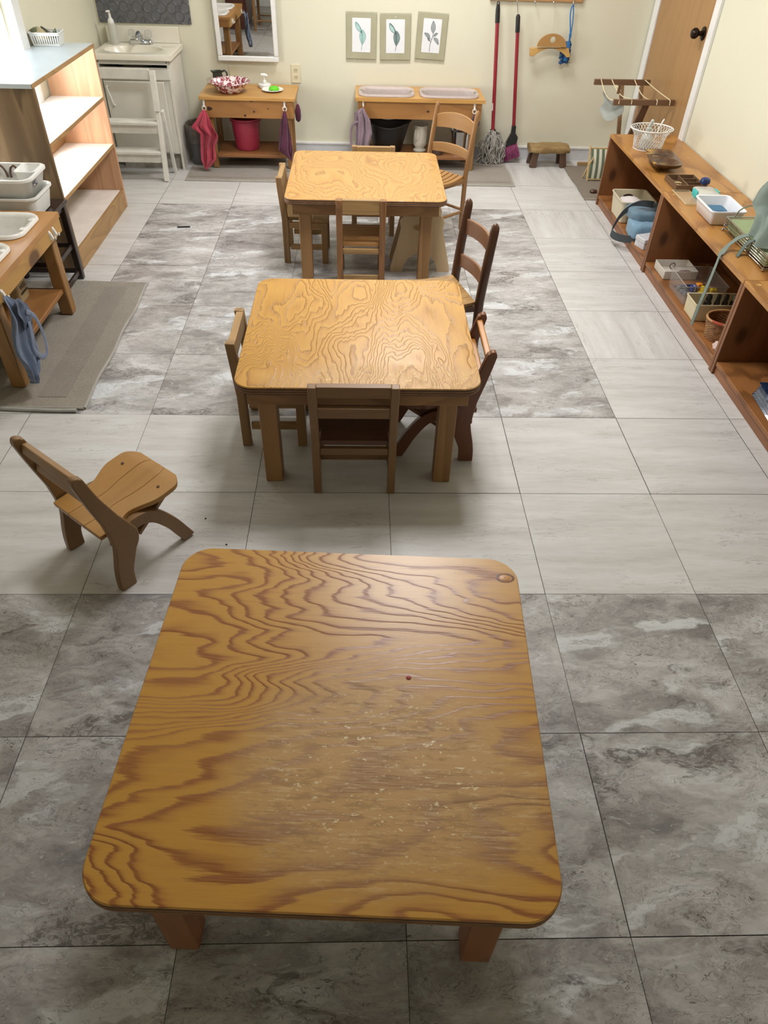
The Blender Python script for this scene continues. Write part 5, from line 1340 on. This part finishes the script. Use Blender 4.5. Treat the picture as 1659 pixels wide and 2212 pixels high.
def clothespin(label, x, y, z):
    o = thing('clothespin', label, 'clothespin', (x, y, z))
    MB().beam((-.004, 0, -.022), (-.002, 0, .026), .006, .008).build('jaw', M_dow, o); MB().beam((.004, 0, -.022), (.008, 0, .026), .006, .008).build('jaw', M_dow, o)
clothespin('wooden clothespin gripping the gauzy cloth on the rack', 1.520, 3.660, .585)
def deck_chair():
    t = thing('toy_deck_chair', 'small green and white striped folding deck chair leaning in the corner', 'deck chair', (1.535, 3.79, .009))
    mw = plain('deal_wood', 'c2a878', .5, .05)
    MB().beam((-.068, -.035, 0), (-.068, .045, .205), .010, .014, (0, 1, 0)).build('side_rail', mw, t, .001)
    MB().beam((.078, -.035, 0), (.078, .045, .215), .010, .014, (0, 1, 0)).build('side_rail', mw, t, .001)
    MB().beam((-.063, -.030, .012), (.073, -.030, .012), .010, .008).build('cross_bar', mw, t)
    MB().beam((-.063, .040, .190), (.073, .040, .190), .010, .008).build('cross_bar', mw, t)
    MB().beam((-.086, .03, .0), (-.052, -.025, .150), .008, .012, (0, 1, 0)).build('prop_leg', mw, t, .001)
    MB().beam((.090, .055, .0), (.090, -.005, .150), .008, .012, (0, 1, 0)).build('prop_leg', mw, t, .001)
    s = N('stripe_canvas'); sp = s.n('ShaderNodeSeparateXYZ'); s.l(s.coord(), sp.inputs[0])
    f = s.math('FRACT', s.math('MULTIPLY', s.math('ADD', sp.outputs[0], 1.005), 26)); s.fin(s.mix(s.smooth(f, .47, .53), lin('cfccb8'), lin('5e6b54')), .9)
    MB().grid(lambda u, v: (-.061+.132*u, -.034+.076*v-.022*sin(pi*v), .014+.180*v), 10, 14, .002).build('canvas_sling', s.m, t, angle=60)
deck_chair()
tag(MB().b2((0, 0, 0), (.085, .022, .022)).build('wood_offcut', plain('offcut', '9c7f55', .6), None, .002, loc=(1.478, 4.095, .0085)), 'short square wood offcut on the floor behind the deck chair', 'offcut')
tag(MB().lathe([(.001, 0), (.018, 0), (.020, .010), (.014, .018), (.001, .020)], 12, sx=1.3).build('wooden_ball', plain('knob_brown', '4a2a1e', .4), None, loc=(1.455, 3.520, .0095)), 'dark brown wooden ball on the rug beside the far shelf', 'ball')

# ------------------------------------------------------------------ on top of the right shelves
SH = .4155
def wire_basket():
    t = thing('wire_basket', 'white diamond-mesh wire basket on the far end of the shelf top', 'basket', (1.563, 3.045, SH+.001))
    m = MB(); n = 34
    def pt(a, h):   # profile, oval
        r = .072+.012*(h/.105)+.022*max(0, (h-.05)/.055)**2
        return Vector((r*1.12*cos(a), r*.98*sin(a), h))
    for k in range(n):
        for sg in (-1, 1): m.tube([pt(2*pi*k/n+sg*h*6.2, h) for h in [.105*i/8 for i in range(9)]], .0013, 5)
    for h in (0, .105): m.tube([pt(2*pi*k/40, h) for k in range(40)], .0026 if h else .002, 6, closed=True)
    for k in range(9): 
        x = -.07+.0175*k; yy = .068*math.sqrt(max(0, 1-(x/.08)**2)); m.tube([(x, -yy, .001), (x, yy, .001)], .0012, 5)
    m.build('wire_mesh', M_white, t, angle=180)
    MB().tube([pt(2*pi*k/40, .106)*1.0 for k in range(40)], .0032, 8, closed=True).build('rim', M_white, t)
    MB().tube(smooth3([pt(pi, .104), (-.06, -.080, .100), (.02, -.098, .102), (.095, -.03, .106), pt(0, .106)], 6), .0026, 8).build('handle', M_white, t)
wire_basket()
t = thing('spray_bottle', 'frosted spray bottle standing in the white wire basket', 'bottle', (1.545, 3.040, SH+.004))
mf = plain('frosted_plastic', 'd4d6d0', .3, .02, Transmission_Weight=.3, IOR=1.3)
MB().lathe([(.001, 0), (.034, 0), (.036, .004), (.036, .040), (.028, .066), (.013, .082), (.012, .092), (.001, .092)], 22).build('bottle_body', mf, t)
MB().lathe([(.015, .088), (.016, .104), (.012, .108), (.001, .108)], 16).build('spray_collar', mf, t)
MB().beam((.002, .004, .108), (.010, -.006, .148), .022, .020, (0, 1, 0), .016, .016).build('spray_head', mf, t, .005)
o = MB().tube(smooth3([(0, 0, 0), (.012, 0, .05), (.026, .004, .105), (.040, .006, .140)], 5), [.003]*11+[.004, .004, .004, .003, .002], 8, flat=1.6).build('white_spoon', M_white, None, loc=(1.585, 3.05, SH+.012)); tag(o, 'white plastic spoon handle sticking up from the wire basket', 'spoon')
# double wooden dish
def double_dish():
    s = N('koa_wood'); v = s.coord(); a = s.noise(s.map(v, (1, .3, 1)), 16, 4, .6, .6); sp = s.n('ShaderNodeSeparateXYZ'); s.l(v, sp.inputs[0])
    col = s.ramp(a, [(.3, lin('3e2a1e')), (.55, lin('5b4230')), (.75, lin('74563c'))])
    col = s.mix(s.math('MULTIPLY', s.smooth(s.noise(v, 9, 2), .50, .58), s.smooth(sp.outputs[0], .02, -.05)), col, lin('b08a4c')); s.fin(col, .22)
    t = thing('divided_dish', 'dark two-hollow wooden dish on the shelf top', 'dish', (1.545, 2.715, SH+.001), radians(0))
    L, Wd = .300, .165; m = MB(); nu, nv = 40, 26
    def top(u, v):
        x, y = (u-.5)*2, (v-.5)*2
        q = max(abs(x)**1, 0); ex = x*Wd/2*(1-.18*abs(y)**3); ey = y*L/2*(1-.10*abs(x)**2)
        z = .040+.004*abs(y)**2
        for cy in (-.47, .47):
            d = math.sqrt((x/.80)**2+((y-cy)/.43)**2)
            if d < 1: z -= .026*(1-d*d)**.7
        return Vector((ex+.012*y, ey, z))
    def bot(u, v):
        p = top(u, v); x, y = (u-.5)*2, (v-.5)*2; e = max(abs(x), abs(y)); k = (1-e**4)
        return Vector((p.x*(.80+.20*(1-k)), p.y*(.82+.18*(1-k)), .034*(1-k)+.001 if e < .999 else p.z-.003))
    m.grid(top, nu, nv); m.grid(bot, nu, nv)
    for a, b in (((0, 0), (1, 0)), ((1, 0), (1, 1)), ((1, 1), (0, 1)), ((0, 1), (0, 0))):
        m.grid(lambda u, v, a=a, b=b: (top if v > .5 else bot)(a[0]+(b[0]-a[0])*u, a[1]+(b[1]-a[1])*u), 26, 1)
    m.build('dish_body', s.m, t, angle=50)
double_dish()
o = MB().tube(smooth3([(-.030, .040, .022), (-.012, .020, .034), (.010, -.030, .050), (.022, -.065, .052)], 5), [.006, .0055, .004, .003, .003]+[.0025]*11, 8, flat=.7).build('small_spoon', plain('spoon_dark', '6a625a', .3, .03, Metallic=.6), None, loc=(1.520, 2.775, SH+.001)); tag(o, 'small dark spoon resting in the two-hollow wooden dish', 'spoon')
# divided box with pegs
def divided_box():
    t = thing('divided_box', 'small dark divided wooden box on the shelf top', 'box', (1.560, 2.395, SH+.001))
    m2 = wood('box_wood', '6e5136', '4c3624', 'Y', 12, .5, 3, .7); w, d, h = .150, .175, .028
    MB().b2((-w/2, -d/2, 0), (w/2, d/2, .004)).build('box_bottom', m2, t)
    for lo, hi in (((-w/2, -d/2, .0042), (w/2, -d/2+.006, h)), ((-w/2, d/2-.006, .0042), (w/2, d/2, h)), ((-w/2, -d/2+.0062, .0042), (-w/2+.006, d/2-.0062, h)), ((w/2-.006, -d/2+.0062, .0042), (w/2, d/2-.0062, h))): MB().b2(lo, hi).build('box_side', m2, t, .001)
    MB().b2((-.013, -d/2+.0062, .0042), (-.008, d/2-.0062, h-.002)).build('divider', m2, t)
    for y in (-.028, .028): MB().b2((-.0078, y-.002, .0042), (w/2-.0062, y+.002, h-.002)).build('divider', m2, t)
divided_box()
mpg = plain('pale_bone', 'd8c492', .5)
for k, (x, y, a) in enumerate(((1.505, 2.365, .4), (1.515, 2.340, .2), (1.522, 2.385, -.3), (1.520, 2.355, .9), (1.530, 2.330, -.1))):
    o = MB().tube([(-.016, 0, 0), (0, .002, .001), (.016, 0, 0)], [.0035, .0045, .0025], 7).build('wooden_peg', mpg, None, loc=(x, y, SH+.011+.0030*(k % 3)), rz=a); tag(o, 'pale little peg lying loose in the divided box', 'peg', 'pale pegs in the divided box')
t = thing('glue_bottle', 'clear little bottle with navy blue cap on the shelf top', 'bottle', (1.632, 2.325, SH+.001))
MB().lathe([(.001, 0), (.016, 0), (.0165, .003), (.0165, .034), (.001, .034)], 18).build('bottle_body', plain('smoky', '8f8984', .15, .02, Transmission_Weight=.5, IOR=1.3), t)
MB().lathe([(.017, .032), (.024, .036), (.025, .046), (.022, .056), (.010, .062), (.001, .063)], 20).build('cap', plain('navy_cap', '1c3566', .3), t)
M_film = plain('thin_clear', 'e6dcc0', .08, .01, Transmission_Weight=.5, IOR=1.1, Alpha=.28)
M_rimc = plain('clear_rim', 'd8c8a0', .15, .02, Alpha=.6)
t = thing('plastic_cover', 'flat transparent plastic cover lying beside the teal-clipped container', 'cover', (1.512, 2.205, SH+.001))
MB().rrect((0, 0, 0), .085, .205, .015, [(0, 0), (.004, 0)], 5).build('cover_panel', M_film, t)
MB().tube([(p[0], p[1], .005) for p in [(.0425*sx*1, .1025*sy) for sx, sy in ((1, 1), (-1, 1), (-1, -1), (1, -1))]], .002, 6, closed=True).build('cover_rim', M_rimc, t)
t = thing('clip_container', 'clear food container with teal side clips behind the white tub', 'container', (1.578, 2.165, SH+.001))
mcl = plain('cloudy_clear', 'dcdad2', .2, .02, Transmission_Weight=.3, IOR=1.2)
MB().rrect((0, 0, 0), .098, .115, .018, [(0, .004), (.034, 0), (.040, -.002), (.048, -.002), (.052, .004)], 6).build('container_body', mcl, t, angle=50)
for sx in (-1, 1): MB().rrect((sx*.052, 0, .022), .012, .060, .005, [(0, .001), (.004, 0), (.026, 0), (.031, .002)], 4).build('teal_clip', plain('teal_clip', '3fb0ac', .4), t)
def open_tub(name, label, cat, loc, w, d, h, mat, r=.018, th=.003, taper=.012, rimw=.005, rz=0, group=None):
    t = thing(name, label, cat, loc, rz, group)
    MB().rrect((0, 0, 0), w, d, r, [(0, taper+.004), (.003, taper), (h-.008, .0), (h-.007, -rimw), (h-.001, -rimw), (h, -rimw+.0015), (h-.002, th), (.008, taper+th), (.005, taper+th+.006)], 6).build('tub_body', mat, t, angle=45)
    return t
open_tub('white_tub', 'bright white rectangular tub holding blue cloths on the shelf top', 'tub', (1.562, 1.948, SH+.001), .155, .215, .066, plain('bright_white', 'e8eaee', .3, .01))
o = MB().rrect((0, 0, 0), .095, .080, .014, [(0, .003), (.003, 0), (.022, 0), (.026, .004)], 5).build('blue_sponge', cloth('sponge_blue', '2f6a8c', .06), None, loc=(1.560, 1.985, SH+.0075)); tag(o, 'teal blue sponge block in the white tub', 'sponge')
o = MB().grid(lambda u, v: ((u-.5)*.12+.006*sin(v*8), (v-.5)*.060+.006*sin(u*11), .012+.010*abs(sin(u*9+v*3))+.006*sin(v*11)), 26, 14, .004).build('blue_rag', cloth('rag_blue', '5a84b8', .08), None, loc=(1.562, 1.900, SH+.016)); tag(o, 'crumpled light blue rag in the white tub', 'rag')
# chrome basket with green pads
def pad_basket():
    t = thing('chrome_wire_tray', 'chrome wire tray of green pads at the near end of the shelf top', 'tray', (1.665, 1.575, SH+.001), radians(0))
    w, d, h = .27, .43, .060; m = MB()
    for z in [.010+.0105*k for k in range(5)]: m.tube([(sx*w/2, sy*d/2, z) for sx, sy in ((1, 1), (-1, 1), (-1, -1), (1, -1))], .0016, 6, closed=True)
    for k in range(9):
        y = -d/2+d*k/8; m.tube([(-w/2, y, h), (-w/2, y, .008), (w/2, y, .008), (w/2, y, h)], .0014, 5)
    m.build('wire_body', M_chrome, t, angle=60)
    MB().tube([(sx*w/2, sy*d/2, h) for sx, sy in ((1, 1), (-1, 1), (-1, -1), (1, -1))], .0032, 8, closed=True).build('top_wire', M_chrome, t)
    for sx in (-1, 1):
        for sy in (-1, 1): MB().lathe([(.001, -.0012), (.005, .001), (.006, .005), (.005, .009), (.001, .011)], 12, (sx*w/2, sy*d/2, 0)).build('ball_foot', M_chrome, t)
    MB().tube(smooth3([(-.10, d/2, h), (-.085, d/2+.004, h+.028), (-.06, d/2-.004, h+.048), (-.03, d/2-.02, h+.058)], 5), .0035, 8).build('tray_handle', M_chrome, t)
pad_basket()
M_pad = cloth('green_felt', '93a474', .07, 600, .6)
for k in range(2):
    o = MB().rrect((0, 0, 0), .252, .200, .010, [(0, .002), (.003, 0), (.040, 0), (.044, .004)], 4).build('green_pad', M_pad, None, loc=(1.665, 1.680-k*.207, SH+.0125)); tag(o, ['light green felt pad at the far end of the chrome tray', 'light green felt pad under the hanging green apron'][k], 'pad', None)
# green apron lying over the tray with ties hanging over the front
M_sage = cloth('sage_cotton', '78857c', .10, 500); M_saged = cloth('sage_dark', '5f6c64', .10, 500)
def green_apron():
    t = thing('green_apron', 'sage green cotton apron hanging over the chrome tray, tie trailing down', 'apron', (1.72, 1.52, SH))
    O = t.location
    Lf = smooth3([(1.815, 1.475, .985), (1.70, 1.60, .82), (1.585, 1.660, .670), (1.560, 1.668, .600), (1.556, 1.660, .575), (1.553, 1.605, .560), (1.545, 1.580, .530), (1.530, 1.560, .490)], 8)
    Rt = smooth3([(1.815, 1.455, .985), (1.80, 1.36, .82), (1.76, 1.28, .68), (1.74, 1.25, .62), (1.72, 1.23, .58), (1.70, 1.22, .54), (1.68, 1.21, .515), (1.64, 1.20, .488)], 8)
    nn_ = len(Lf)-1
    def f(u, v):
        k = v*nn_; i = min(nn_-1, int(k)); a = Lf[i].lerp(Lf[i+1], k-i); b = Rt[i].lerp(Rt[i+1], k-i)
        p = a.lerp(b, u); amp = min(1, v*2.5)*sin(pi*min(1, max(0, u)))**.5
        p = p + Vector((-.020*(sin(u*17+v*3)+.6*sin(u*37-v*5)), 0, .006*sin(u*22+v*9)))*amp - Vector((.045*sin(pi*u)*v, 0, 0))
        p.z = max(p.z, .4775)
        return p-O
    MB().grid(f, 44, 44, .003).build('apron_cloth', M_sage, t, angle=70)
    def band(pts, w, nm, mt):
        P = smooth3(pts, 8); MB().tube(P, w, 8, flat=.16, up=(0, 0, 1)).build(nm, mt, t, angle=70)
    P = [Vector(p)-O for p in smooth3([(1.60, 1.515, .492), (1.545, 1.545, .490), (1.500, 1.560, .478), (1.462, 1.565, .438), (1.428, 1.530, .421), (1.412, 1.512, .412), (1.406, 1.503, .375), (1.402, 1.503, .300), (1.400, 1.515, .190), (1.402, 1.527, .090)], 8)]
    m = MB(); n = len(P)
    def rb(u, v):
        i = min(n-1, int(round(v*(n-1)))); t_ = (P[min(n-1, i+1)]-P[max(0, i-1)]).normalized(); tw = v*2.0
        side = Vector((.30*sin(tw*2.2)*(v > .5), 1, .1*sin(tw*3))).normalized(); side = (side-t_*side.dot(t_)).normalized()
        ww = .014 if v < .5 else .014-.007*(v-.5)
        return P[i]+side*(u-.5)*2*ww*.8
    MB().grid(rb, 3, n-1, .0022).build('apron_tie', M_sage, t, angle=70)
    Q = [Vector(p)-O for p in smooth3([(1.585, 1.490, .492), (1.545, 1.505, .488), (1.518, 1.520, .470), (1.505, 1.525, .436), (1.492, 1.515, .4205), (1.480, 1.500, .4205)], 6)]; k2 = len(Q)
    MB().grid(lambda u, v: Q[int(round(v*(k2-1)))]+Vector((.0, 1, 0))*(u-.5)*.024, 3, k2-1, .0022).build('apron_tie', M_saged, t, angle=70)
green_apron()
hook_thing('small white wall hook above the shelf carrying the sage apron', 1.838, 1.465, .985, 1, pi)

# ------------------------------------------------------------------ inside the right shelves
B = .0605
M_creamp = plain('cream_plastic', 'd2c4a0', .4, .02)
t = open_tub('cream_bin', 'cream plastic bin with oval handle hole in the far shelf bay', 'bin', (1.520, 2.935, B), .200, .225, .125, plain('cream_clear', 'd8cdb0', .35, .02), .020, .003, .014)
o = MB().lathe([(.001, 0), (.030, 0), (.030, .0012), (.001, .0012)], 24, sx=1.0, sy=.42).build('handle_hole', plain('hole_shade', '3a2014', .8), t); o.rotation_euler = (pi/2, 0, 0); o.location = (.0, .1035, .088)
o = MB().lathe([(.001, 0), (.060, .004), (.078, .050), (.066, .085), (.030, .100), (.001, .104)], 26, sx=1.0, sy=1.1, wob=lambda a, i: 1+.10*sin(a*5+i)).build('white_cloth', cloth('pale_pink_cloth', 'e6dedc', .05), None, loc=(1.510, 2.935, B+.012)); tag(o, 'bundle of pale pinkish cloth inside the cream bin', 'cloth')
# blue bag
def blue_bag():
    t = thing('fabric_bag', 'slouching blue fabric bag with charcoal strap spilling off the far shelf bay', 'bag', (1.528, 2.690, B))
    mb = cloth('bag_blue', '7a9cb4', .08, 500); mg = cloth('bag_slate', '54646e', .10, 500); ms = cloth('strap_charcoal', '3d4245', .08, 500)
    def blob(cx, cy, cz, rx, ry, rz_, seed, pw=.6):
        def f(u, v):
            a, b = 2*pi*u, pi*(v-.5); sg = lambda q: (abs(q)**pw)*(1 if q >= 0 else -1)
            n_ = noise.noise(Vector((cos(a)*1.7+seed, sin(a)*1.7, v*3)))*.10
            return (cx+rx*sg(cos(a))*sg(cos(b))*(1+n_), cy+ry*sg(sin(a))*sg(cos(b))*(1+n_), max(.001, cz+rz_*sg(sin(b))*(1+n_)))
        return f
    MB().grid(blob(-.015, -.060, .046, .095, .085, .044, 1, .42), 30, 18).build('bag_body', mb, t, angle=70)
    MB().grid(blob(.030, .030, .098, .125, .105, .036, 5, .40), 30, 18).build('bag_flap', cloth('bag_blue_top', '6a8697', .08, 500), t, angle=70)
    MB().grid(lambda u, v: (-.085+.23*v, .010-.045*v+.06*(u-.5), .146-.02*abs(u-.5)-.05*abs(v-.5)+.006*sin(v*9)), 6, 20, .003).build('bag_trim', mg, t, angle=70)
    P = smooth3([(.03, .02, .150), (-.05, .045, .142), (-.125, .040, .095), (-.175, .000, .030), (-.185, -.030, .004), (-.150, -.085, .0), (-.09, -.125, .012), (-.01, -.135, .060), (.06, -.110, .105), (.09, -.07, .125)], 8); n = len(P)
    MB().grid(lambda u, v: P[int(round(v*(n-1)))]+Vector((.15, .2, .95))*(u-.5)*.040, 4, n-1, .003).build('shoulder_strap', ms, t, angle=70)
blue_bag()
def tin_box():
    t = thing('white_tin', 'small white tin box with metal clasp in the far shelf bay', 'tin box', (1.490, 2.492, B), radians(18))
    mw = plain('white_tin', 'cfcdd0', .35, .06, 30)
    MB().rrect((0, 0, 0), .100, .085, .006, [(0, .001), (.001, 0), (.034, 0), (.035, .001)], 3).build('box_body', mw, t)
    MB().rrect((0, 0, .0352), .104, .089, .007, [(0, 0), (.018, 0), (.021, .003)], 3).build('lid', mw, t)
    MB().b2((-.010, -.048, .022), (.010, -.0427, .040)).build('clasp', M_steel, t, .001)
tin_box()
open_tub('white_box', 'shallow white box with trinkets in the middle shelf bay', 'box', (1.535, 2.135, B), .175, .150, .045, plain('grey_white_box', 'c9c2b6', .5, .03), .004, .003, .001, .0)
o = MB().lathe([(.001, 0), (.018, .002), (.022, .010), (.016, .018), (.001, .021)], 14, sx=1.8, sy=1.0, wob=lambda a, i: 1+.1*sin(3*a)).build('maroon_pouch', plain('maroon', '5c2630', .5, .1), None, loc=(1.575, 2.105, B+.009)); tag(o, 'dark maroon pouch inside the shallow white box', 'pouch')
o = MB().tube([(.014*cos(2*pi*k/16), .0, .014+.014*sin(2*pi*k/16)) for k in range(16)], .0022, 6, closed=True).build('brown_ring', plain('ring_brown', '4a3226', .5), None, loc=(1.530, 2.175, B+.012)); tag(o, 'brown loop standing up inside the shallow white box', 'ring')
def clear_bin():
    t = thing('clear_bin', 'large transparent bin of pens and blocks in the middle shelf bay', 'bin', (1.545, 1.880, B))
    mc = plain('clear_wall', 'c9c4be', .06, .01, Transmission_Weight=.3, IOR=1.1, Alpha=.16)
    MB().rrect((0, 0, 0), .205, .235, .014, [(0, .014), (.003, .010), (.098, .0), (.099, .003), (.006, .013), (.005, .018)], 6).build('bin_walls', mc, t, angle=45)
    MB().tube([(p.x, p.y, .099) for p in smooth3([(.102, .117, 0), (-.102, .117, 0), (-.102, -.117, 0), (.102, -.117, 0)], 1, True)], .0018, 6, closed=True).build('bin_rim', plain('clear_edge', 'b8b0a8', .1, .01, Alpha=.6), t)
clear_bin()
pc = ['2a2f3c', '9aa0a8', '27406e', '5c6470', 'c0c4c8', '1d2028', '45628a', '7d7f86']
for k in range(8):
    a = -.1+.35*((k*37) % 10)/10; x, y = 1.535+.02*((k*7) % 5)/5, 1.955-.011*k
    o = MB().tube([(-.065, 0, 0), (.045, 0, .002), (.058, 0, .002), (.065, 0, .002)], [.005, .005, .004, .0015], 8).build('marker_pen', plain('pen_'+str(k), pc[k], .35), None, loc=(x, y, B+.012+.009*(k % 3)), rz=a)
    tag(o, 'pen lying in a tangle at the far end of the clear bin', 'pen', 'pens in the clear bin')
M_yel = plain('yellow_cube', 'd8b81e', .4); M_blk = plain('cube_ink', '1c1a16', .5); M_bluc = plain('blue_cube', '22367c', .4); M_whi = plain('cube_white', 'e6e6e6', .5); M_org = plain('orange_block', 'd98a2c', .4); M_grn = plain('dark_green', '2c3c22', .4)
def cube(label, x, y, z, s, mat, txt, mt, rz):
    t = thing('number_block', label, 'block', (x, y, z), rz)
    MB().box((0, 0, s/2), (s, s, s)).build('block_body', mat, t, .002)
    if txt:
        text_mesh('numeral', txt, s*.8, mt, t, Matrix.Translation((0, 0, s+.0003)))
        text_mesh('numeral', txt, s*.8, mt, t, Matrix.Translation((0, -s/2-.0003, s/2)) @ Matrix.Rotation(pi/2, 4, 'X'))
cube('yellow block showing the numeral five, left of the two numbered yellow blocks', 1.570, 1.842, B+.038, .028, M_yel, '5', M_blk, .15)
cube('yellow block showing the numeral one, right of the two numbered yellow blocks', 1.605, 1.822, B+.038, .028, M_yel, '1', M_blk, -.12)
cube('blue block marked 2 in the clear bin', 1.528, 1.868, B+.030, .028, M_bluc, '2', M_whi, .1)
cube('orange block leaning at the back of the blocks in the clear bin', 1.560, 1.885, B+.036, .026, M_org, '', None, .2)
cube('dark green block beneath the yellow blocks in the clear bin', 1.598, 1.824, B+.0065, .030, M_grn, '', None, .1)
cube('plain yellow block beneath the 5 block in the clear bin', 1.566, 1.848, B+.0065, .030, M_yel, '', None, .3)
cube('navy block under the blue block in the clear bin', 1.528, 1.868, B+.0065, .022, plain('navy_block', '1b2550', .4), '', None, .0)
cube('green block under the orange block in the clear bin', 1.562, 1.888, B+.0065, .028, M_grn, '', None, .2)
open_tub('cream_tray', 'deep cream plastic tray holding dark bottles in the middle shelf bay', 'tray', (1.555, 1.672, B), .230, .125, .085, M_creamp, .008, .003, .004, .003)
for k, x in enumerate((1.520, 1.565, 1.603, 1.640)):
    t = thing('dark_bottle', ['squat glossy dark bottle, leftmost in the cream tray', 'slim dark bottle, second from the left in the cream tray', 'dark bottle with tapered cap, third from the left in the cream tray', 'dark bottle with silver tip, rightmost in the cream tray'][k], 'bottle', (x, 1.675, B+.006))
    r_ = .018 if k == 0 else .013
    MB().lathe([(.001, 0), (r_, 0), (r_, .060), (r_*.7, .072), (.001, .073)], 18).build('bottle_body', plain('dark_glass', '241c1a', .15), t)
    MB().lathe([(r_*.75, .071), (r_*.8, .080), (r_*.62, .098), (.001, .100)], 16).build('cap', M_steel if k == 3 else plain('cap_black', '1b1816', .3), t)
# wicker basket
def wicker():
    s = N('wicker'); v = s.coord(); sp = s.n('ShaderNodeSeparateXYZ'); s.l(v, sp.inputs[0]); n_ = s.noise(v, 60, 3)
    s.fin(s.ramp(n_, [(.3, lin('6f4a2c')), (.6, lin('a3764a'))]), .6)
    t = thing('wicker_basket', 'oval brown wicker basket with red-trimmed rim in the middle shelf bay', 'basket', (1.530, 1.465, B))
    m = MB(); H = .090
    def R(z): return 1+.22*(z/H)
    for j in range(15):
        z = .003+H*j/15
        m.tube([(.075*R(z)*cos(a)*(1+.018*(1 if (k+j) % 2 else -1)), .062*R(z)*sin(a)*(1+.018*(1 if (k+j) % 2 else -1)), z) for k, a in [(k, 2*pi*k/44) for k in range(44)]], .0034, 5, closed=True)
    m.lathe([(.001, .001), (.076, .001), (.076, .004), (.001, .004)], 30, sy=.83)
    m.build('woven_body', s.m, t, angle=180)
    MB().tube([(.093*cos(a), .077*sin(a), H+.003) for a in [2*pi*k/36 for k in range(36)]], .0055, 8, closed=True).build('rim', plain('rim_cane', 'b98a58', .5, .1), t)
    MB().tube([(.093*cos(a), .077*sin(a), H+.004) for a in [radians(205+30*k/6) for k in range(7)]], .0065, 8).build('red_binding', plain('red_binding', 'b04a30', .6), t)
wicker()
o = MB().lathe([(.001, 0), (.030, .0), (.036, .012), (.030, .026), (.012, .034), (.001, .035)], 30, sx=.9, sy=1.1, wob=lambda a, i: 1+.12*sin(a*7+i*2)).build('pink_cloth', cloth('pink_white_cloth', 'd6bdb4', .08), None, loc=(1.478, 1.352, B)); tag(o, 'pinkish frilled cloth in front of the wicker basket', 'cloth')
o = MB().rrect((0, 0, 0), .055, .045, .012, [(0, .004), (.004, 0), (.026, 0), (.032, .006)], 5).build('folded_cloth', cloth('pale_cloth', 'd9ccc6', .06), None, loc=(1.492, 1.405-.012, B)); o.location = (1.545, 1.352, B); tag(o, 'pale folded cloth beside the pink frilled cloth under the wicker basket', 'cloth')
# navy enamel tray and small wicker cup at the right edge
def navy_tray():
    s = N('navy_enamel'); v = s.coord(); n_ = s.noise(v, 45, 4, .6, .8)
    s.fin(s.ramp(n_, [(.0, lin('101c36')), (.60, lin('1d3050')), (.66, lin('1d3050')), (.70, lin('c8ccd2'))]), .22, Coat_Weight=.6)
    t = thing('navy_tray', 'glossy navy ribbed tray with white flecks at the right edge of the nearest shelf', 'tray', (1.565, .890, B), radians(-4))
    MB().rrect((0, 0, 0), .19, .21, .010, [(0, .0), (.004, -.004), (.010, .004), (.016, .0), (.022, .007), (.028, .003), (.034, .010), (.040, .006), (.050, .012), (.056, .006), (.060, .004), (.060, .012), (.052, .022), (.050, .03)], 4).build('tray_body', s.m, t, angle=30)
navy_tray()
t = thing('brown_jar', 'brown woven jar behind the navy tray at the right edge', 'jar', (1.640, 1.120, B))
MB().lathe([(.001, 0), (.036, 0), (.042, .008), (.048, .030), (.046, .055), (.036, .072), (.040, .080), (.036, .080), (.001, .070)], 22, wob=lambda a, i: 1+.02*sin(a*11)).build('jar_body', plain('woven_brown', '7a4a30', .5, .2, 90), t)

# ------------------------------------------------------------------ seen only in the mirror: cabinet and chair behind the camera's left
def wardrobe():
    t = thing('dark_cabinet', 'dark red-brown wooden cabinet on the left wall, seen in the mirror', 'cabinet', (-1.655, -.62, 0))
    md = wood('mahogany', '5a2f22', '3c1e16', 'Z', 10, .3, 4, .6)
    MB().b2((-.18, -.30, .05), (.04, .30, 1.3)).build('carcass', md, t, .003)
    for y in (-.15, .15):
        d_ = MB().b2((.0405, y-.145, .07), (.058, y+.145, 1.28)).build('door', md, t, .004)
        k_ = MB().lathe([(.001, 0), (.010, .004), (.012, .012), (.001, .020)], 12).build('knob', M_bronze, d_); k_.rotation_euler = (0, pi/2, 0); k_.location = (.058, y-.1*(1 if y > 0 else -1), .7)
    MB().b2((-.18, -.30, 0), (.02, .30, .0495)).build('plinth', md, t)
wardrobe()
